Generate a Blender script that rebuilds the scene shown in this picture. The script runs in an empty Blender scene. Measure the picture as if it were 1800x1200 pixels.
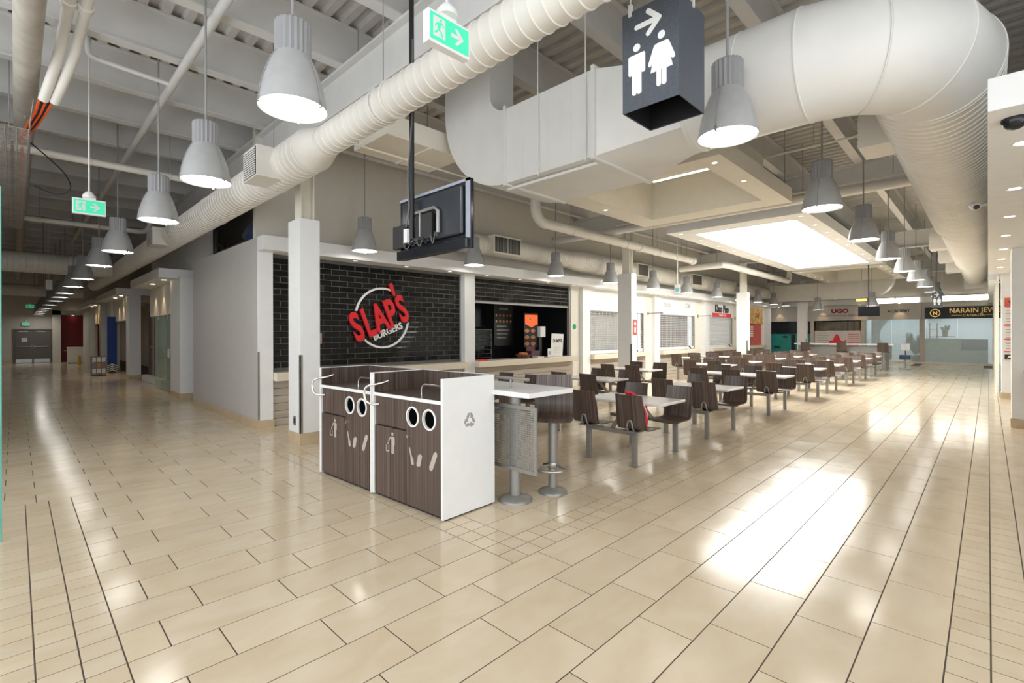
import bpy, math, random
from mathutils import Vector, Matrix
random.seed(7)
SC = bpy.context.scene
COL = SC.collection
PI = math.pi

# ------------------------------------------------------------------ camera, world, exposure
ANG = math.atan(837 / 855); SA, CA = math.sin(ANG), math.cos(ANG)
ROLL = math.radians(0.15)
_r = Vector((CA, SA, 0)); _u = Vector((0, 0, 1)); _f = Vector((-SA, CA, 0))
R2 = _r * math.cos(ROLL) - _u * math.sin(ROLL); U2 = _r * math.sin(ROLL) + _u * math.cos(ROLL)
cam_d = bpy.data.cameras.new('camera'); cam = bpy.data.objects.new('camera', cam_d); COL.objects.link(cam)
cam_d.sensor_width = 36; cam_d.lens = 855 / 1800 * 36; cam_d.shift_y = -14 / 1800
cam_d.clip_start = 0.05; cam_d.clip_end = 200
m = Matrix.Identity(4)
for i in range(3):
    m[i][0] = R2[i]; m[i][1] = U2[i]; m[i][2] = -_f[i]
m[2][3] = 1.6
cam.matrix_world = m
SC.camera = cam

world = bpy.data.worlds.new('world'); SC.world = world
world.use_nodes = True
bg = world.node_tree.nodes['Background']
bg.inputs[0].default_value = (0.93, 0.97, 1.0, 1); bg.inputs[1].default_value = 1.62
SC.view_settings.view_transform = 'Standard'; SC.view_settings.look = 'None'
SC.view_settings.gamma = 1.0; SC.view_settings.use_curve_mapping = False
SC.view_settings.exposure = 0.70
LAMP_E, SKY_E, DOWN_E = 8.5, 8.5, 7.0

# ------------------------------------------------------------------ materials
MAT = {}
def mat(name, col, rough=0.6, metal=0.0, var=0.06, scale=6.0, bump=0.0, bscale=40.0, spec=0.5, emit=0.0, ecol=None, stretch=None, alpha=1.0, trans=0.0, coat=0.0):
    if name in MAT: return MAT[name]
    mt = bpy.data.materials.new(name); mt.use_nodes = True; nt = mt.node_tree; N = nt.nodes; L = nt.links
    b = N['Principled BSDF']
    b.inputs['Roughness'].default_value = rough; b.inputs['Metallic'].default_value = metal
    b.inputs['Specular IOR Level'].default_value = spec
    b.inputs['Coat Weight'].default_value = coat
    if trans: b.inputs['Transmission Weight'].default_value = trans
    if alpha < 1: b.inputs['Alpha'].default_value = alpha
    tc = N.new('ShaderNodeTexCoord'); mp = N.new('ShaderNodeMapping'); L.new(tc.outputs['Object'], mp.inputs[0])
    if stretch: mp.inputs['Scale'].default_value = stretch
    nz = N.new('ShaderNodeTexNoise'); nz.inputs['Scale'].default_value = scale; nz.inputs['Detail'].default_value = 3
    L.new(mp.outputs[0], nz.inputs['Vector'])
    rp = N.new('ShaderNodeValToRGB'); L.new(nz.outputs[0], rp.inputs[0])
    rp.color_ramp.elements[0].position = 0.3; rp.color_ramp.elements[1].position = 0.7
    rp.color_ramp.elements[0].color = tuple(max(0, c * (1 - var)) for c in col[:3]) + (1,)
    rp.color_ramp.elements[1].color = tuple(min(1, c * (1 + var)) for c in col[:3]) + (1,)
    L.new(rp.outputs[0], b.inputs['Base Color'])
    if bump:
        n2 = N.new('ShaderNodeTexNoise'); n2.inputs['Scale'].default_value = bscale; L.new(mp.outputs[0], n2.inputs['Vector'])
        bp = N.new('ShaderNodeBump'); bp.inputs['Strength'].default_value = bump; bp.inputs['Distance'].default_value = 0.01
        L.new(n2.outputs[0], bp.inputs['Height']); L.new(bp.outputs[0], b.inputs['Normal'])
    if emit:
        b.inputs['Emission Color'].default_value = tuple(ecol or col)[:3] + (1,); b.inputs['Emission Strength'].default_value = emit
    MAT[name] = mt
    return mt

def wood(name, dark, light, sc=(85, 85, 0.55), rough=0.35):
    mt = mat(name, dark, rough, stretch=sc, scale=1.0, var=0)
    nt = mt.node_tree; rp = [n for n in nt.nodes if n.type == 'VALTORGB'][0]
    rp.color_ramp.elements[0].color = dark + (1,); rp.color_ramp.elements[1].color = light + (1,)
    rp.color_ramp.elements[0].position = 0.35; rp.color_ramp.elements[1].position = 0.68
    oi = nt.nodes.new('ShaderNodeObjectInfo'); mp = [n for n in nt.nodes if n.type == 'MAPPING'][0]
    cb = nt.nodes.new('ShaderNodeCombineXYZ'); mu = nt.nodes.new('ShaderNodeMath'); mu.operation = 'MULTIPLY'; mu.inputs[1].default_value = 40
    nt.links.new(oi.outputs['Random'], mu.inputs[0]); nt.links.new(mu.outputs[0], cb.inputs[0]); nt.links.new(mu.outputs[0], cb.inputs[1]); nt.links.new(cb.outputs[0], mp.inputs['Location'])
    return mt

def tile_mat():
    mt = bpy.data.materials.new('beige_porcelain_tile'); mt.use_nodes = True; nt = mt.node_tree; N = nt.nodes; L = nt.links
    b = N['Principled BSDF']
    g = N.new('ShaderNodeNewGeometry'); oi = N.new('ShaderNodeObjectInfo')
    ad = N.new('ShaderNodeMath'); ad.operation = 'ADD'; L.new(g.outputs['Random Per Island'], ad.inputs[0]); L.new(oi.outputs['Random'], ad.inputs[1])
    fr = N.new('ShaderNodeMath'); fr.operation = 'FRACT'; L.new(ad.outputs[0], fr.inputs[0])
    mp = N.new('ShaderNodeMapping'); L.new(g.outputs['Position'], mp.inputs[0]); mp.inputs['Scale'].default_value = (3.2, 1.6, 1)
    cb = N.new('ShaderNodeCombineXYZ'); mu = N.new('ShaderNodeMath'); mu.operation = 'MULTIPLY'; mu.inputs[1].default_value = 30
    L.new(fr.outputs[0], mu.inputs[0]); L.new(mu.outputs[0], cb.inputs[2]); L.new(cb.outputs[0], mp.inputs['Location'])
    nz = N.new('ShaderNodeTexNoise'); nz.inputs['Scale'].default_value = 1.6; nz.inputs['Detail'].default_value = 5; nz.inputs['Distortion'].default_value = 0.6
    L.new(mp.outputs[0], nz.inputs['Vector'])
    rp = N.new('ShaderNodeValToRGB'); L.new(nz.outputs[0], rp.inputs[0])
    rp.color_ramp.elements[0].position = 0.3; rp.color_ramp.elements[0].color = (0.67, 0.54, 0.37, 1)
    rp.color_ramp.elements[1].position = 0.66; rp.color_ramp.elements[1].color = (0.73, 0.62, 0.46, 1)
    hv = N.new('ShaderNodeHueSaturation'); L.new(rp.outputs[0], hv.inputs['Color'])
    mr = N.new('ShaderNodeMapRange'); L.new(fr.outputs[0], mr.inputs[0]); mr.inputs[3].default_value = 0.96; mr.inputs[4].default_value = 1.03
    L.new(mr.outputs[0], hv.inputs['Value']); L.new(hv.outputs[0], b.inputs['Base Color'])
    n2 = N.new('ShaderNodeTexNoise'); n2.inputs['Scale'].default_value = 2.2; L.new(g.outputs['Position'], n2.inputs['Vector'])
    m2 = N.new('ShaderNodeMapRange'); L.new(n2.outputs[0], m2.inputs[0]); m2.inputs[3].default_value = 0.09; m2.inputs[4].default_value = 0.20
    L.new(m2.outputs[0], b.inputs['Roughness']); b.inputs['Specular IOR Level'].default_value = 0.6
    MAT['tile'] = mt
    return mt

TILE = tile_mat()
WHITE = mat('white_paint', (0.82, 0.82, 0.81), 0.55, var=0.02, bump=0.03, bscale=90)
GREYW = mat('grey_wall_paint', (0.52, 0.50, 0.475), 0.6, var=0.02, bump=0.03, bscale=90)
BEIGEW = mat('warm_beige_wall_paint', (0.64, 0.60, 0.53), 0.65, var=0.02, bump=0.03, bscale=90)
CREAM = mat('cream_paint', (0.78, 0.74, 0.64), 0.55, var=0.02)
STEEL = mat('painted_roof_steel', (0.66, 0.65, 0.63), 0.55, var=0.04, scale=3)
DECK = mat('painted_metal_deck', (0.56, 0.54, 0.51), 0.5, var=0.06, scale=4)
DUCT = mat('painted_duct', (0.76, 0.73, 0.67), 0.45, var=0.04, scale=3)
GALV = mat('grey_duct_paint', (0.76, 0.75, 0.72), 0.45, var=0.03, scale=3)
TAN = mat('tan_tile_base', (0.55, 0.43, 0.28), 0.3, var=0.08)
GROUT = mat('dark_grout', (0.09, 0.06, 0.045), 0.8, var=0.1)
BLACKT = mat('black_gloss_tile', (0.008, 0.008, 0.008), 0.08, var=0.2, spec=0.35)
BGROUT = mat('grey_tile_grout', (0.11, 0.107, 0.10), 0.5, var=0.15)
BLACK = mat('black_matte', (0.012, 0.012, 0.013), 0.5, var=0.1)
BLACKG = mat('black_gloss_plastic', (0.012, 0.014, 0.018), 0.16, var=0.1)
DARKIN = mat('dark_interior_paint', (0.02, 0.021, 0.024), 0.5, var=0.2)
LAMPG = mat('grey_lamp_enamel', (0.40, 0.40, 0.40), 0.42, var=0.06, scale=9, bump=0.02)
LAMPD = mat('grey_ballast_casting', (0.30, 0.30, 0.31), 0.5, var=0.05)
LENS = mat('lit_lamp_lens', (1, 1, 1), 0.4, var=0, emit=LAMP_E, ecol=(1.0, 0.97, 0.92))
SKYP = mat('lit_skylight_panel', (1, 1, 1), 0.5, var=0, emit=SKY_E, ecol=(1.0, 1.0, 0.97))
DOWN = mat('lit_downlight', (1, 1, 1), 0.5, var=0, emit=DOWN_E, ecol=(1.0, 0.86, 0.62))
TUBE = mat('lit_strip_light', (1, 1, 1), 0.5, var=0, emit=9.0, ecol=(1.0, 0.95, 0.85))
DOWN2 = mat('dim_downlight', (1, 1, 1), 0.5, var=0, emit=1.6, ecol=(1.0, 0.9, 0.72))
ROD = mat('grey_rod', (0.30, 0.295, 0.29), 0.5, var=0.05)
RODW = mat('white_rod', (0.72, 0.72, 0.70), 0.5, var=0.03)
METAL = mat('brushed_metal', (0.40, 0.39, 0.37), 0.32, metal=0.85, var=0.08, scale=20)
METALP = mat('silver_paint', (0.30, 0.29, 0.27), 0.36, metal=0.4, var=0.05, scale=20)
CHROME = mat('chrome', (0.75, 0.74, 0.72), 0.15, metal=1.0, var=0.03)
WOODL = wood('dark_zebra_laminate', (0.045, 0.030, 0.024), (0.150, 0.105, 0.085))
WOODS = wood('dark_zebra_plywood', (0.050, 0.033, 0.026), (0.150, 0.108, 0.090), sc=(95, 2.0, 0.5), rough=0.28)
PLYE = mat('plywood_edge', (0.42, 0.25, 0.14), 0.5, var=0.15, scale=30)
BOARD = wood('pale_taupe_board', (0.40, 0.34, 0.28), (0.50, 0.44, 0.37), sc=(1.0, 1.0, 40), rough=0.45)
TABLE = mat('white_table_laminate', (0.80, 0.76, 0.73), 0.25, var=0.02)
WLAM = mat('white_laminate', (0.84, 0.84, 0.83), 0.35, var=0.02)
COUNTER = mat('cream_countertop', (0.74, 0.67, 0.54), 0.25, var=0.06, scale=40)
RED = mat('red_letter', (0.80, 0.02, 0.03), 0.35, var=0.02)
REDW = mat('deep_red_wall', (0.20, 0.004, 0.006), 0.5, var=0.05)
LWHITE = mat('white_letter', (0.9, 0.9, 0.9), 0.4, var=0.01)
LBLACK = mat('black_letter', (0.015, 0.015, 0.015), 0.4, var=0.05)
GOLD = mat('gold_letter', (0.75, 0.50, 0.16), 0.3, metal=0.8, var=0.1)
SIGNB = mat('charcoal_sign_face', (0.075, 0.085, 0.105), 0.5, var=0.12, scale=60, bump=0.05)
GREEN = mat('green_exit_face', (0.05, 0.62, 0.36), 0.4, var=0.03, emit=0.25, ecol=(0.05, 0.75, 0.42))
GREENS = mat('green_sticker', (0.0, 0.30, 0.12), 0.4, var=0.05)
SIGNW = mat('pale_pictogram', (0.75, 0.78, 0.76), 0.4, var=0.02)
GLASS = mat('clear_glass', (0.9, 1.0, 0.96), 0.02, var=0, alpha=0.22)
GLASSG = mat('green_tint_glass', (0.42, 0.60, 0.52), 0.03, var=0.05, alpha=0.5)
GEDGE = mat('green_glass_edge', (0.10, 0.42, 0.34), 0.15, var=0.1)
FROST = mat('frosted_glass', (0.62, 0.72, 0.71), 0.45, var=0.04, alpha=0.85)
TEAL = mat('teal_panel', (0.02, 0.26, 0.23), 0.45, var=0.15, scale=3)
SHUT = mat('grey_shutter_slats', (0.58, 0.58, 0.57), 0.4, metal=0.2, var=0.05)
BLUE = mat('blue_panel', (0.005, 0.045, 0.26), 0.5, var=0.15, scale=3)
DOORG = mat('grey_door_paint', (0.16, 0.145, 0.13), 0.5, var=0.04)
ORANGE = mat('orange_poster', (0.75, 0.10, 0.015), 0.4, var=0.05, emit=0.5, ecol=(0.9, 0.12, 0.02))  # printed pennant brightened by a glow put into its colour, no lamp
FOOD = mat('burger_photo', (0.55, 0.22, 0.08), 0.5, var=0.6, scale=25)
PAPER = mat('white_paper', (0.75, 0.74, 0.72), 0.6, var=0.03)
REDPST = mat('red_poster', (0.60, 0.10, 0.07), 0.5, var=0.15, scale=5)
YEL = mat('yellow_poster', (0.62, 0.36, 0.10), 0.5, var=0.5, scale=8)
BAG = mat('red_backpack_cloth', (0.72, 0.02, 0.04), 0.7, var=0.12, bump=0.2)
CABLEO = mat('orange_cable', (0.75, 0.10, 0.02), 0.5, var=0.1)
RUSTP = mat('weathered_pipe_paint', (0.48, 0.44, 0.38), 0.6, var=0.12)
BROWN = mat('brown_wood_frame', (0.11, 0.045, 0.025), 0.5, var=0.2)
INTW = mat('store_interior_paint', (0.62, 0.68, 0.70), 0.7, var=0.06, scale=2)
LEAF = mat('leaf_green', (0.03, 0.09, 0.05), 0.6, var=0.3)
ICONG = mat('grey_icon_print', (0.36, 0.34, 0.32), 0.5, var=0.03)
ICONL = mat('pale_icon_print', (0.46, 0.41, 0.36), 0.5, var=0.03)
YELL = mat('safety_yellow', (0.65, 0.36, 0.02), 0.5, var=0.05)
NAVY = mat('navy_plastic', (0.03, 0.05, 0.12), 0.4, var=0.1)

# ------------------------------------------------------------------ mesh helpers
ORG = {}
class MB:
    def __init__(s): s.v = []; s.f = []; s.sm = []
    def quad(s, a, b, c, d, sm=False):
        n = len(s.v); s.v += [tuple(a), tuple(b), tuple(c), tuple(d)]; s.f.append((n, n+1, n+2, n+3)); s.sm.append(sm); return s
    def box(s, x0, x1, y0, y1, z0, z1):
        if x0 > x1: x0, x1 = x1, x0
        if y0 > y1: y0, y1 = y1, y0
        if z0 > z1: z0, z1 = z1, z0
        n = len(s.v)
        s.v += [(x0,y0,z0),(x1,y0,z0),(x1,y1,z0),(x0,y1,z0),(x0,y0,z1),(x1,y0,z1),(x1,y1,z1),(x0,y1,z1)]
        for q in ((0,3,2,1),(4,5,6,7),(0,1,5,4),(1,2,6,5),(2,3,7,6),(3,0,4,7)):
            s.f.append(tuple(n+i for i in q)); s.sm.append(False)
        return s
    def rings(s, rings, closed=True, caps=True, loop=False):
        n0 = len(s.v); k = len(rings[0])
        for r in rings: s.v += [tuple(p) for p in r]
        m = len(rings)
        for i in range(m if loop else m-1):
            a = n0 + i*k; b = n0 + ((i+1) % m)*k
            for j in range(k if closed else k-1):
                j2 = (j+1) % k
                s.f.append((a+j, a+j2, b+j2, b+j)); s.sm.append(True)
        if caps and closed and not loop:
            s.f.append(tuple(n0 + j for j in range(k-1, -1, -1))); s.sm.append(False)
            s.f.append(tuple(n0 + (m-1)*k + j for j in range(k))); s.sm.append(False)
        return s
    def tube(s, pts, r, n=8, caps=True, loop=False):
        P = [Vector(p) for p in pts]; rr = r if isinstance(r, (list, tuple)) else [r]*len(P)
        rings = []; up = None
        for i, p in enumerate(P):
            if loop: d = P[(i+1) % len(P)] - P[i-1]
            else: d = (P[min(i+1, len(P)-1)] - P[max(i-1, 0)])
            d.normalize()
            if up is None: up = Vector((0,0,1)) if abs(d.z) < 0.9 else Vector((1,0,0))
            a = d.cross(up); a.normalize(); b = a.cross(d); b.normalize(); up = b
            rings.append([p + (a*math.cos(2*PI*j/n) + b*math.sin(2*PI*j/n))*rr[i] for j in range(n)])
        return s.rings(rings, caps=caps, loop=loop)
    def cyl(s, p0, p1, r, n=12, r1=None, caps=True):
        return s.tube([p0, p1], [r, r if r1 is None else r1], n, caps)
    def lathe(s, prof, c=(0,0,0), n=24, caps=False):
        return s.rings([[(c[0]+r*math.cos(2*PI*j/n), c[1]+r*math.sin(2*PI*j/n), c[2]+z) for j in range(n)] for r, z in prof], caps=caps)
    def disc(s, c, r, n=24, up=True):
        k = len(s.v); s.v += [(c[0]+r*math.cos(2*PI*j/n), c[1]+r*math.sin(2*PI*j/n), c[2]) for j in range(n)]
        idx = list(range(k, k+n)); s.f.append(tuple(idx if up else idx[::-1])); s.sm.append(False); return s
    def prism(s, poly, fn, d0, d1):
        """poly: 2-D outline; fn(a, b, d) gives the 3-D point."""
        n = len(poly); k = len(s.v)
        s.v += [tuple(fn(a, b, d0)) for a, b in poly] + [tuple(fn(a, b, d1)) for a, b in poly]
        s.f.append(tuple(range(k+n-1, k-1, -1))); s.sm.append(False)
        s.f.append(tuple(range(k+n, k+2*n))); s.sm.append(False)
        for i in range(n):
            j = (i+1) % n; s.f.append((k+i, k+j, k+n+j, k+n+i)); s.sm.append(False)
        return s
    def beam(s, p0, p1, w, h, up=(0,0,1)):
        p0 = Vector(p0); p1 = Vector(p1); d = (p1-p0).normalized(); u = Vector(up)
        a = d.cross(u).normalized(); b = a.cross(d).normalized()
        return s.rings([[p + a*w/2*i + b*h/2*j for i, j in ((-1,-1),(1,-1),(1,1),(-1,1))] for p in (p0, p1)])._flat(6)
    def _flat(s, k):
        for i in range(1, k+1): s.sm[-i] = False
        return s
    def mesh(s, name, mt, off=(0,0,0)):
        me = bpy.data.meshes.new(name)
        me.from_pydata([(x-off[0], y-off[1], z-off[2]) for x, y, z in s.v], [], s.f)
        if any(s.sm):
            me.polygons.foreach_set('use_smooth', s.sm)
            me.set_sharp_from_angle(angle=math.radians(40))
        me.materials.append(mt); me.update()
        return me
    def build(s, name, mt, parent=None, bevel=0.0, fix=True):
        if parent is not None:
            off = ORG.get(parent.name, (0,0,0))
            o = bpy.data.objects.new(name, s.mesh(name, mt, off)); COL.objects.link(o); o.parent = parent; ORG[o.name] = off
        else:
            xs = [p[0] for p in s.v]; ys = [p[1] for p in s.v]; zs = [p[2] for p in s.v]
            off = ((min(xs)+max(xs))/2, (min(ys)+max(ys))/2, min(zs))
            o = bpy.data.objects.new(name, s.mesh(name, mt, off)); COL.objects.link(o); o.location = off; ORG[o.name] = off
        if fix:
            import bmesh
            b = bmesh.new(); b.from_mesh(o.data); bmesh.ops.recalc_face_normals(b, faces=b.faces); b.to_mesh(o.data); b.free()
        if bevel:
            md = o.modifiers.new('bevel', 'BEVEL'); md.width = bevel; md.segments = 2; md.limit_method = 'ANGLE'; md.harden_normals = False
        return o

def tag(o, label=None, cat=None, group=None, kind=None):
    if label: o['label'] = label
    if cat: o['category'] = cat
    if group: o['group'] = group
    if kind: o['kind'] = kind
    return o
def thing(name, label, cat, loc=(0,0,0), group=None, kind=None, local=False):
    o = bpy.data.objects.new(name, None); COL.objects.link(o); o.location = loc; o.empty_display_size = 0.1
    ORG[o.name] = (0,0,0) if local else tuple(loc)
    return tag(o, label, cat, group, kind)
def struct(name, mb, mt, parent=None, bevel=0.0, label=None):
    o = mb.build(name, mt, parent, bevel)
    if parent is None: o['kind'] = 'structure'
    if label: o['label'] = label
    return o
def B(x0, x1, y0, y1, z0, z1): return MB().box(x0, x1, y0, y1, z0, z1)
def copy_tree(o, parent=None):
    c = o.copy(); COL.objects.link(c); c.parent = parent
    for ch in list(o.children): copy_tree(ch, c)
    return c
def inst(me, name, parent, loc=(0,0,0)):
    o = bpy.data.objects.new(name, me); COL.objects.link(o); o.parent = parent
    off = ORG.get(parent.name, (0,0,0)) if parent else (0,0,0)
    o.location = (loc[0]-off[0], loc[1]-off[1], loc[2]-off[2]); return o
ORD = ['nearest', 'second', 'third', 'fourth', 'fifth', 'sixth', 'seventh', 'eighth', 'ninth', 'tenth', 'eleventh', 'twelfth', 'thirteenth', 'fourteenth', 'fifteenth', 'sixteenth', 'seventeenth']

DG = None
def text(name, body, size, mt, origin, facing, parent=None, xs=1.0, ext=0.004, bold=0.0, tilt=0.0, align='CENTER', shear=0.0):
    cu = bpy.data.curves.new(name, 'FONT'); cu.body = body; cu.size = size; cu.extrude = ext; cu.offset = bold; cu.align_x = align; cu.shear = shear
    cu.resolution_u = 4
    t = bpy.data.objects.new(name + '_tmp', cu); COL.objects.link(t)
    bpy.context.view_layer.update()
    me = bpy.data.meshes.new_from_object(t.evaluated_get(bpy.context.evaluated_depsgraph_get()))
    bpy.data.objects.remove(t); bpy.data.curves.remove(cu)
    ax = {'+X': (Vector((0,1,0)), Vector((1,0,0))), '-Y': (Vector((1,0,0)), Vector((0,-1,0)))}[facing]
    c, s_ = math.cos(tilt), math.sin(tilt); o_ = Vector(origin); off = Vector(ORG.get(parent.name, (0,0,0))) if parent else Vector((0,0,0))
    for v in me.vertices:
        x, y, z = v.co.x*xs, v.co.y, v.co.z
        a, b = x*c - y*s_, x*s_ + y*c
        v.co = o_ + ax[0]*a + Vector((0,0,1))*b + ax[1]*z - off
    me.materials.clear(); me.materials.append(mt); me.name = name
    o = bpy.data.objects.new(name, me); COL.objects.link(o); o.parent = parent
    ORG[o.name] = tuple(off)
    return o
def smooth(pts, n=5):
    P = [Vector(p) for p in pts]; out = []
    for i in range(len(P)-1):
        a, b, c, d_ = P[max(i-1, 0)], P[i], P[i+1], P[min(i+2, len(P)-1)]
        for k in range(n):
            t = k/n; out.append(0.5*((2*b) + (c-a)*t + (2*a-5*b+4*c-d_)*t*t + (3*b-a-3*c+d_)*t*t*t))
    return out + [P[-1]]
def face_x(X): return lambda a, b, d: (X + d, a, b)            # on a wall facing +X
def face_y(Y): return lambda a, b, d: (a, Y - d, b)            # on a wall facing -Y
def circ(cx, cy, r, n=20, a0=0.0, a1=2*PI): return [(cx + r*math.cos(a0+(a1-a0)*i/n), cy + r*math.sin(a0+(a1-a0)*i/n)) for i in range(n if abs(a1-a0-2*PI) < 1e-6 else n+1)]
def capsule(p, q, r, n=6):
    a = math.atan2(q[1]-p[1], q[0]-p[0])
    return [(q[0]+r*math.cos(a-PI/2+PI*i/n), q[1]+r*math.sin(a-PI/2+PI*i/n)) for i in range(n+1)] + [(p[0]+r*math.cos(a+PI/2+PI*i/n), p[1]+r*math.sin(a+PI/2+PI*i/n)) for i in range(n+1)]

# ------------------------------------------------------------------ floor
floor = struct('floor', B(-41, 4, -3.2, 33, -0.12, -0.0016), GROUT)
TX, TY, GAP = 0.3165, 0.635, 0.0068
def tile_mb(w, l):
    w -= GAP; l -= GAP; a, b, h, c = w/2, l/2, 0.0016, 0.0006
    mb = MB(); mb.rings([[(-a,-b,-h),(a,-b,-h),(a,b,-h),(-a,b,-h)], [(-a,-b,-c),(a,-b,-c),(a,b,-c),(-a,b,-c)], [(-a+c,-b+c,0),(a-c,-b+c,0),(a-c,b-c,0),(-a+c,b-c,0)]], caps=False)
    mb.f.append((8,9,10,11)); mb.sm = [False]*len(mb.f); return mb
def in_void(x, y): return (x < -9.0 and y > 3.0) or (x < -13.2 and y > 4.6) or x > 3.2
def depth(x, y): return -SA*x + CA*y
def in_view(x, y):
    d = depth(x, y)
    if d < 1.9: return False
    u = 900 + 855*(CA*x + SA*y)/d
    return -20 < u < 1820
def zone(x, y):
    if -6.4815 < x < 2.064 and y < 0.38: return 'band'
    if -2.6835 < x < -2.367 and y > 2.43: return 'band'
    if -6.798 < x < -2.367 and 2.43 < y < 2.7475: return 'band'
    if -0.1515 < x < 0.165 and y > 0.38: return 'band'
    return 'field'
tiles = []
for k in range(-120, 20):
    x0 = -3.0 + TX*k; xc = x0 + TX/2
    y = -3.4 + (0 if k % 2 else 0.215) + (0.56+3.4) % TY
    while y < 32.6:
        # cut the long tile wherever a band runs across it
        cuts = [y, y+TY] + [c for c in (0.38, 2.43, 2.7475) if y+1e-4 < c < y+TY-1e-4 and (zone(xc, c-0.01) != zone(xc, c+0.01))]
        cuts.sort()
        for a, b in zip(cuts, cuts[1:]):
            yc = (a+b)/2
            if b-a < 0.012 or in_void(xc, yc) or zone(xc, yc) == 'band' or yc < -2.6: continue
            tiles.append((xc, yc, TX, b-a, 'floor_tile'))
        y += TY
q = TX/2
def mosaic(x0, x1, y0, y1):
    nx = round((x1-x0)/q); ny = max(1, round((y1-y0)/q)); dx = (x1-x0)/nx; dy = (y1-y0)/ny
    for i in range(nx):
        for j in range(ny):
            tiles.append((x0+dx*(i+.5), y0+dy*(j+.5), dx, dy, 'mosaic_tile'))
mosaic(-6.4815, 2.064, -0.41, 0.38)
mosaic(-2.6835, -2.367, 2.7475, 30.0)
mosaic(-6.798, -2.367, 2.43, 2.7475)
mosaic(-0.1515, 0.165, 0.38, 30.0)
tiles.sort(key=lambda t: depth(t[0], t[1]))
count = {'floor_tile': 0, 'mosaic_tile': 0}; LIM = {'floor_tile': 290, 'mosaic_tile': 280}; shared = {}
rest = MB()
for xc, yc, w, l, nm in tiles:
    if in_view(xc, yc) and count[nm] < LIM[nm]:
        count[nm] += 1
        key = (round(w, 3), round(l, 3))
        if key not in shared: shared[key] = tile_mb(w, l).mesh(nm, TILE)
        inst(shared[key], nm, floor, (xc, yc, 0.0))
    else:
        t = tile_mb(w, l); n = len(rest.v)
        rest.v += [(x+xc, y+yc, z) for x, y, z in t.v]; rest.f += [tuple(i+n for i in f) for f in t.f]; rest.sm += t.sm
ro = rest.build('far_floor_tiles', TILE, floor, fix=False); ro['kind'] = 'stuff'

# ------------------------------------------------------------------ roof deck, joists, girders
DZ = 5.56
mb = MB(); y = -3.2; rows = []
while y < 33.2:
    rows += [(y, DZ), (y+0.09, DZ), (y+0.12, DZ+0.055), (y+0.205, DZ+0.055)]; y += 0.235
xs = [-41, 4]
n0 = 0
mb.v = [(x, yy, zz) for yy, zz in rows for x in xs]
for i in range(len(rows)-1):
    mb.f.append((2*i, 2*i+1, 2*i+3, 2*i+2)); mb.sm.append(False)
ceiling = struct('ceiling', mb, DECK)
struct('roof_slab', B(-41, 4, -3.2, 33.2, DZ+0.07, DZ+0.2), DECK, ceiling)
def ibeam(mb, axis, c, a0, a1, z0, z1, bw, t=0.018):
    def bx(u0, u1, zz0, zz1):
        if axis == 'Y': mb.box(c+u0, c+u1, a0, a1, zz0, zz1)
        else: mb.box(a0, a1, c+u0, c+u1, zz0, zz1)
    bx(-bw/2, bw/2, z0, z0+t); bx(-bw/2, bw/2, z1-t, z1); bx(-t/2, t/2, z0+t, z1-t); return mb
jm = ibeam(MB(), 'Y', 0, -3.1, 33.0, 5.03, DZ, 0.15).mesh('roof_joist', STEEL)
for k in range(-24, 8):
    inst(jm, 'roof_joist', ceiling, (-7.3 + 1.36*k, 0, 0))
for yg in (3.02, 12.06, 21.12, 30.2):
    ibeam(MB(), 'X', yg, -9.1 if yg > 4 else -40.5, 3.5, 4.46, 5.03, 0.2, 0.03).build('roof_girder', STEEL, ceiling)

# ------------------------------------------------------------------ storefront side (left of the seating)
wl = struct('wall_left', B(-13.1, -8.86, 2.875, 3.05, 0, 3.25), GREYW)
struct('baseboard_left', B(-13.1, -8.83, 2.86, 2.875, 0.0, 0.135), TAN)
bays = [(3.12, 7.43), (7.75, 11.68), (12.5, 16.0), (17.0, 20.3), (21.55, 24.6), (26.0, 28.9)]
wst = struct('wall_storefront', B(-9.14, -9.02, 2.9, 32.5, 3.25, DZ), BEIGEW)
pil = [(2.875, 3.12), (7.43, 7.75), (12.1, 12.5), (16.6, 17.0), (20.95, 21.55), (25.2, 26.0), (28.9, 30.1)]
for a, b in pil:
    B(-9.1, -8.83, a, b, 0.13, 3.01).build('pilaster', WHITE, wst, 0.004)
    B(-9.1, -8.815, a-0.012, b+0.012, 0, 0.13).build('pilaster_base', TAN, wst)
for a, b in ((11.68, 12.1), (16.0, 16.6), (20.3, 20.95), (24.6, 25.2)):
    B(-9.1, -8.95, a, b, 0.0, 3.01).build('side_panel', CREAM, wst)
fas = B(-9.14, -8.57, 2.875, 30.1, 3.01, 3.25).build('fascia', WHITE, wst, 0.004)
for k in range(24):
    yy = 3.45 + k*1.15
    MB().lathe([(0.045, 0.0), (0.058, -0.004), (0.058, 0.0)], (-8.72, yy, 3.01), 14).build('downlight_trim', WHITE, fas)
    MB().disc((-8.72, yy, 3.0085), 0.042, 14, False).build('downlight_lens', DOWN2, fas)
for a, b in bays[2:]:
    B(-9.1, -8.93, a, b, 2.32, 3.01).build('header_board', WHITE, wst)
struct('corner_guard', B(-8.832, -8.826, 2.868, 2.90, 0.14, 1.3), METAL, wst)
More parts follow.
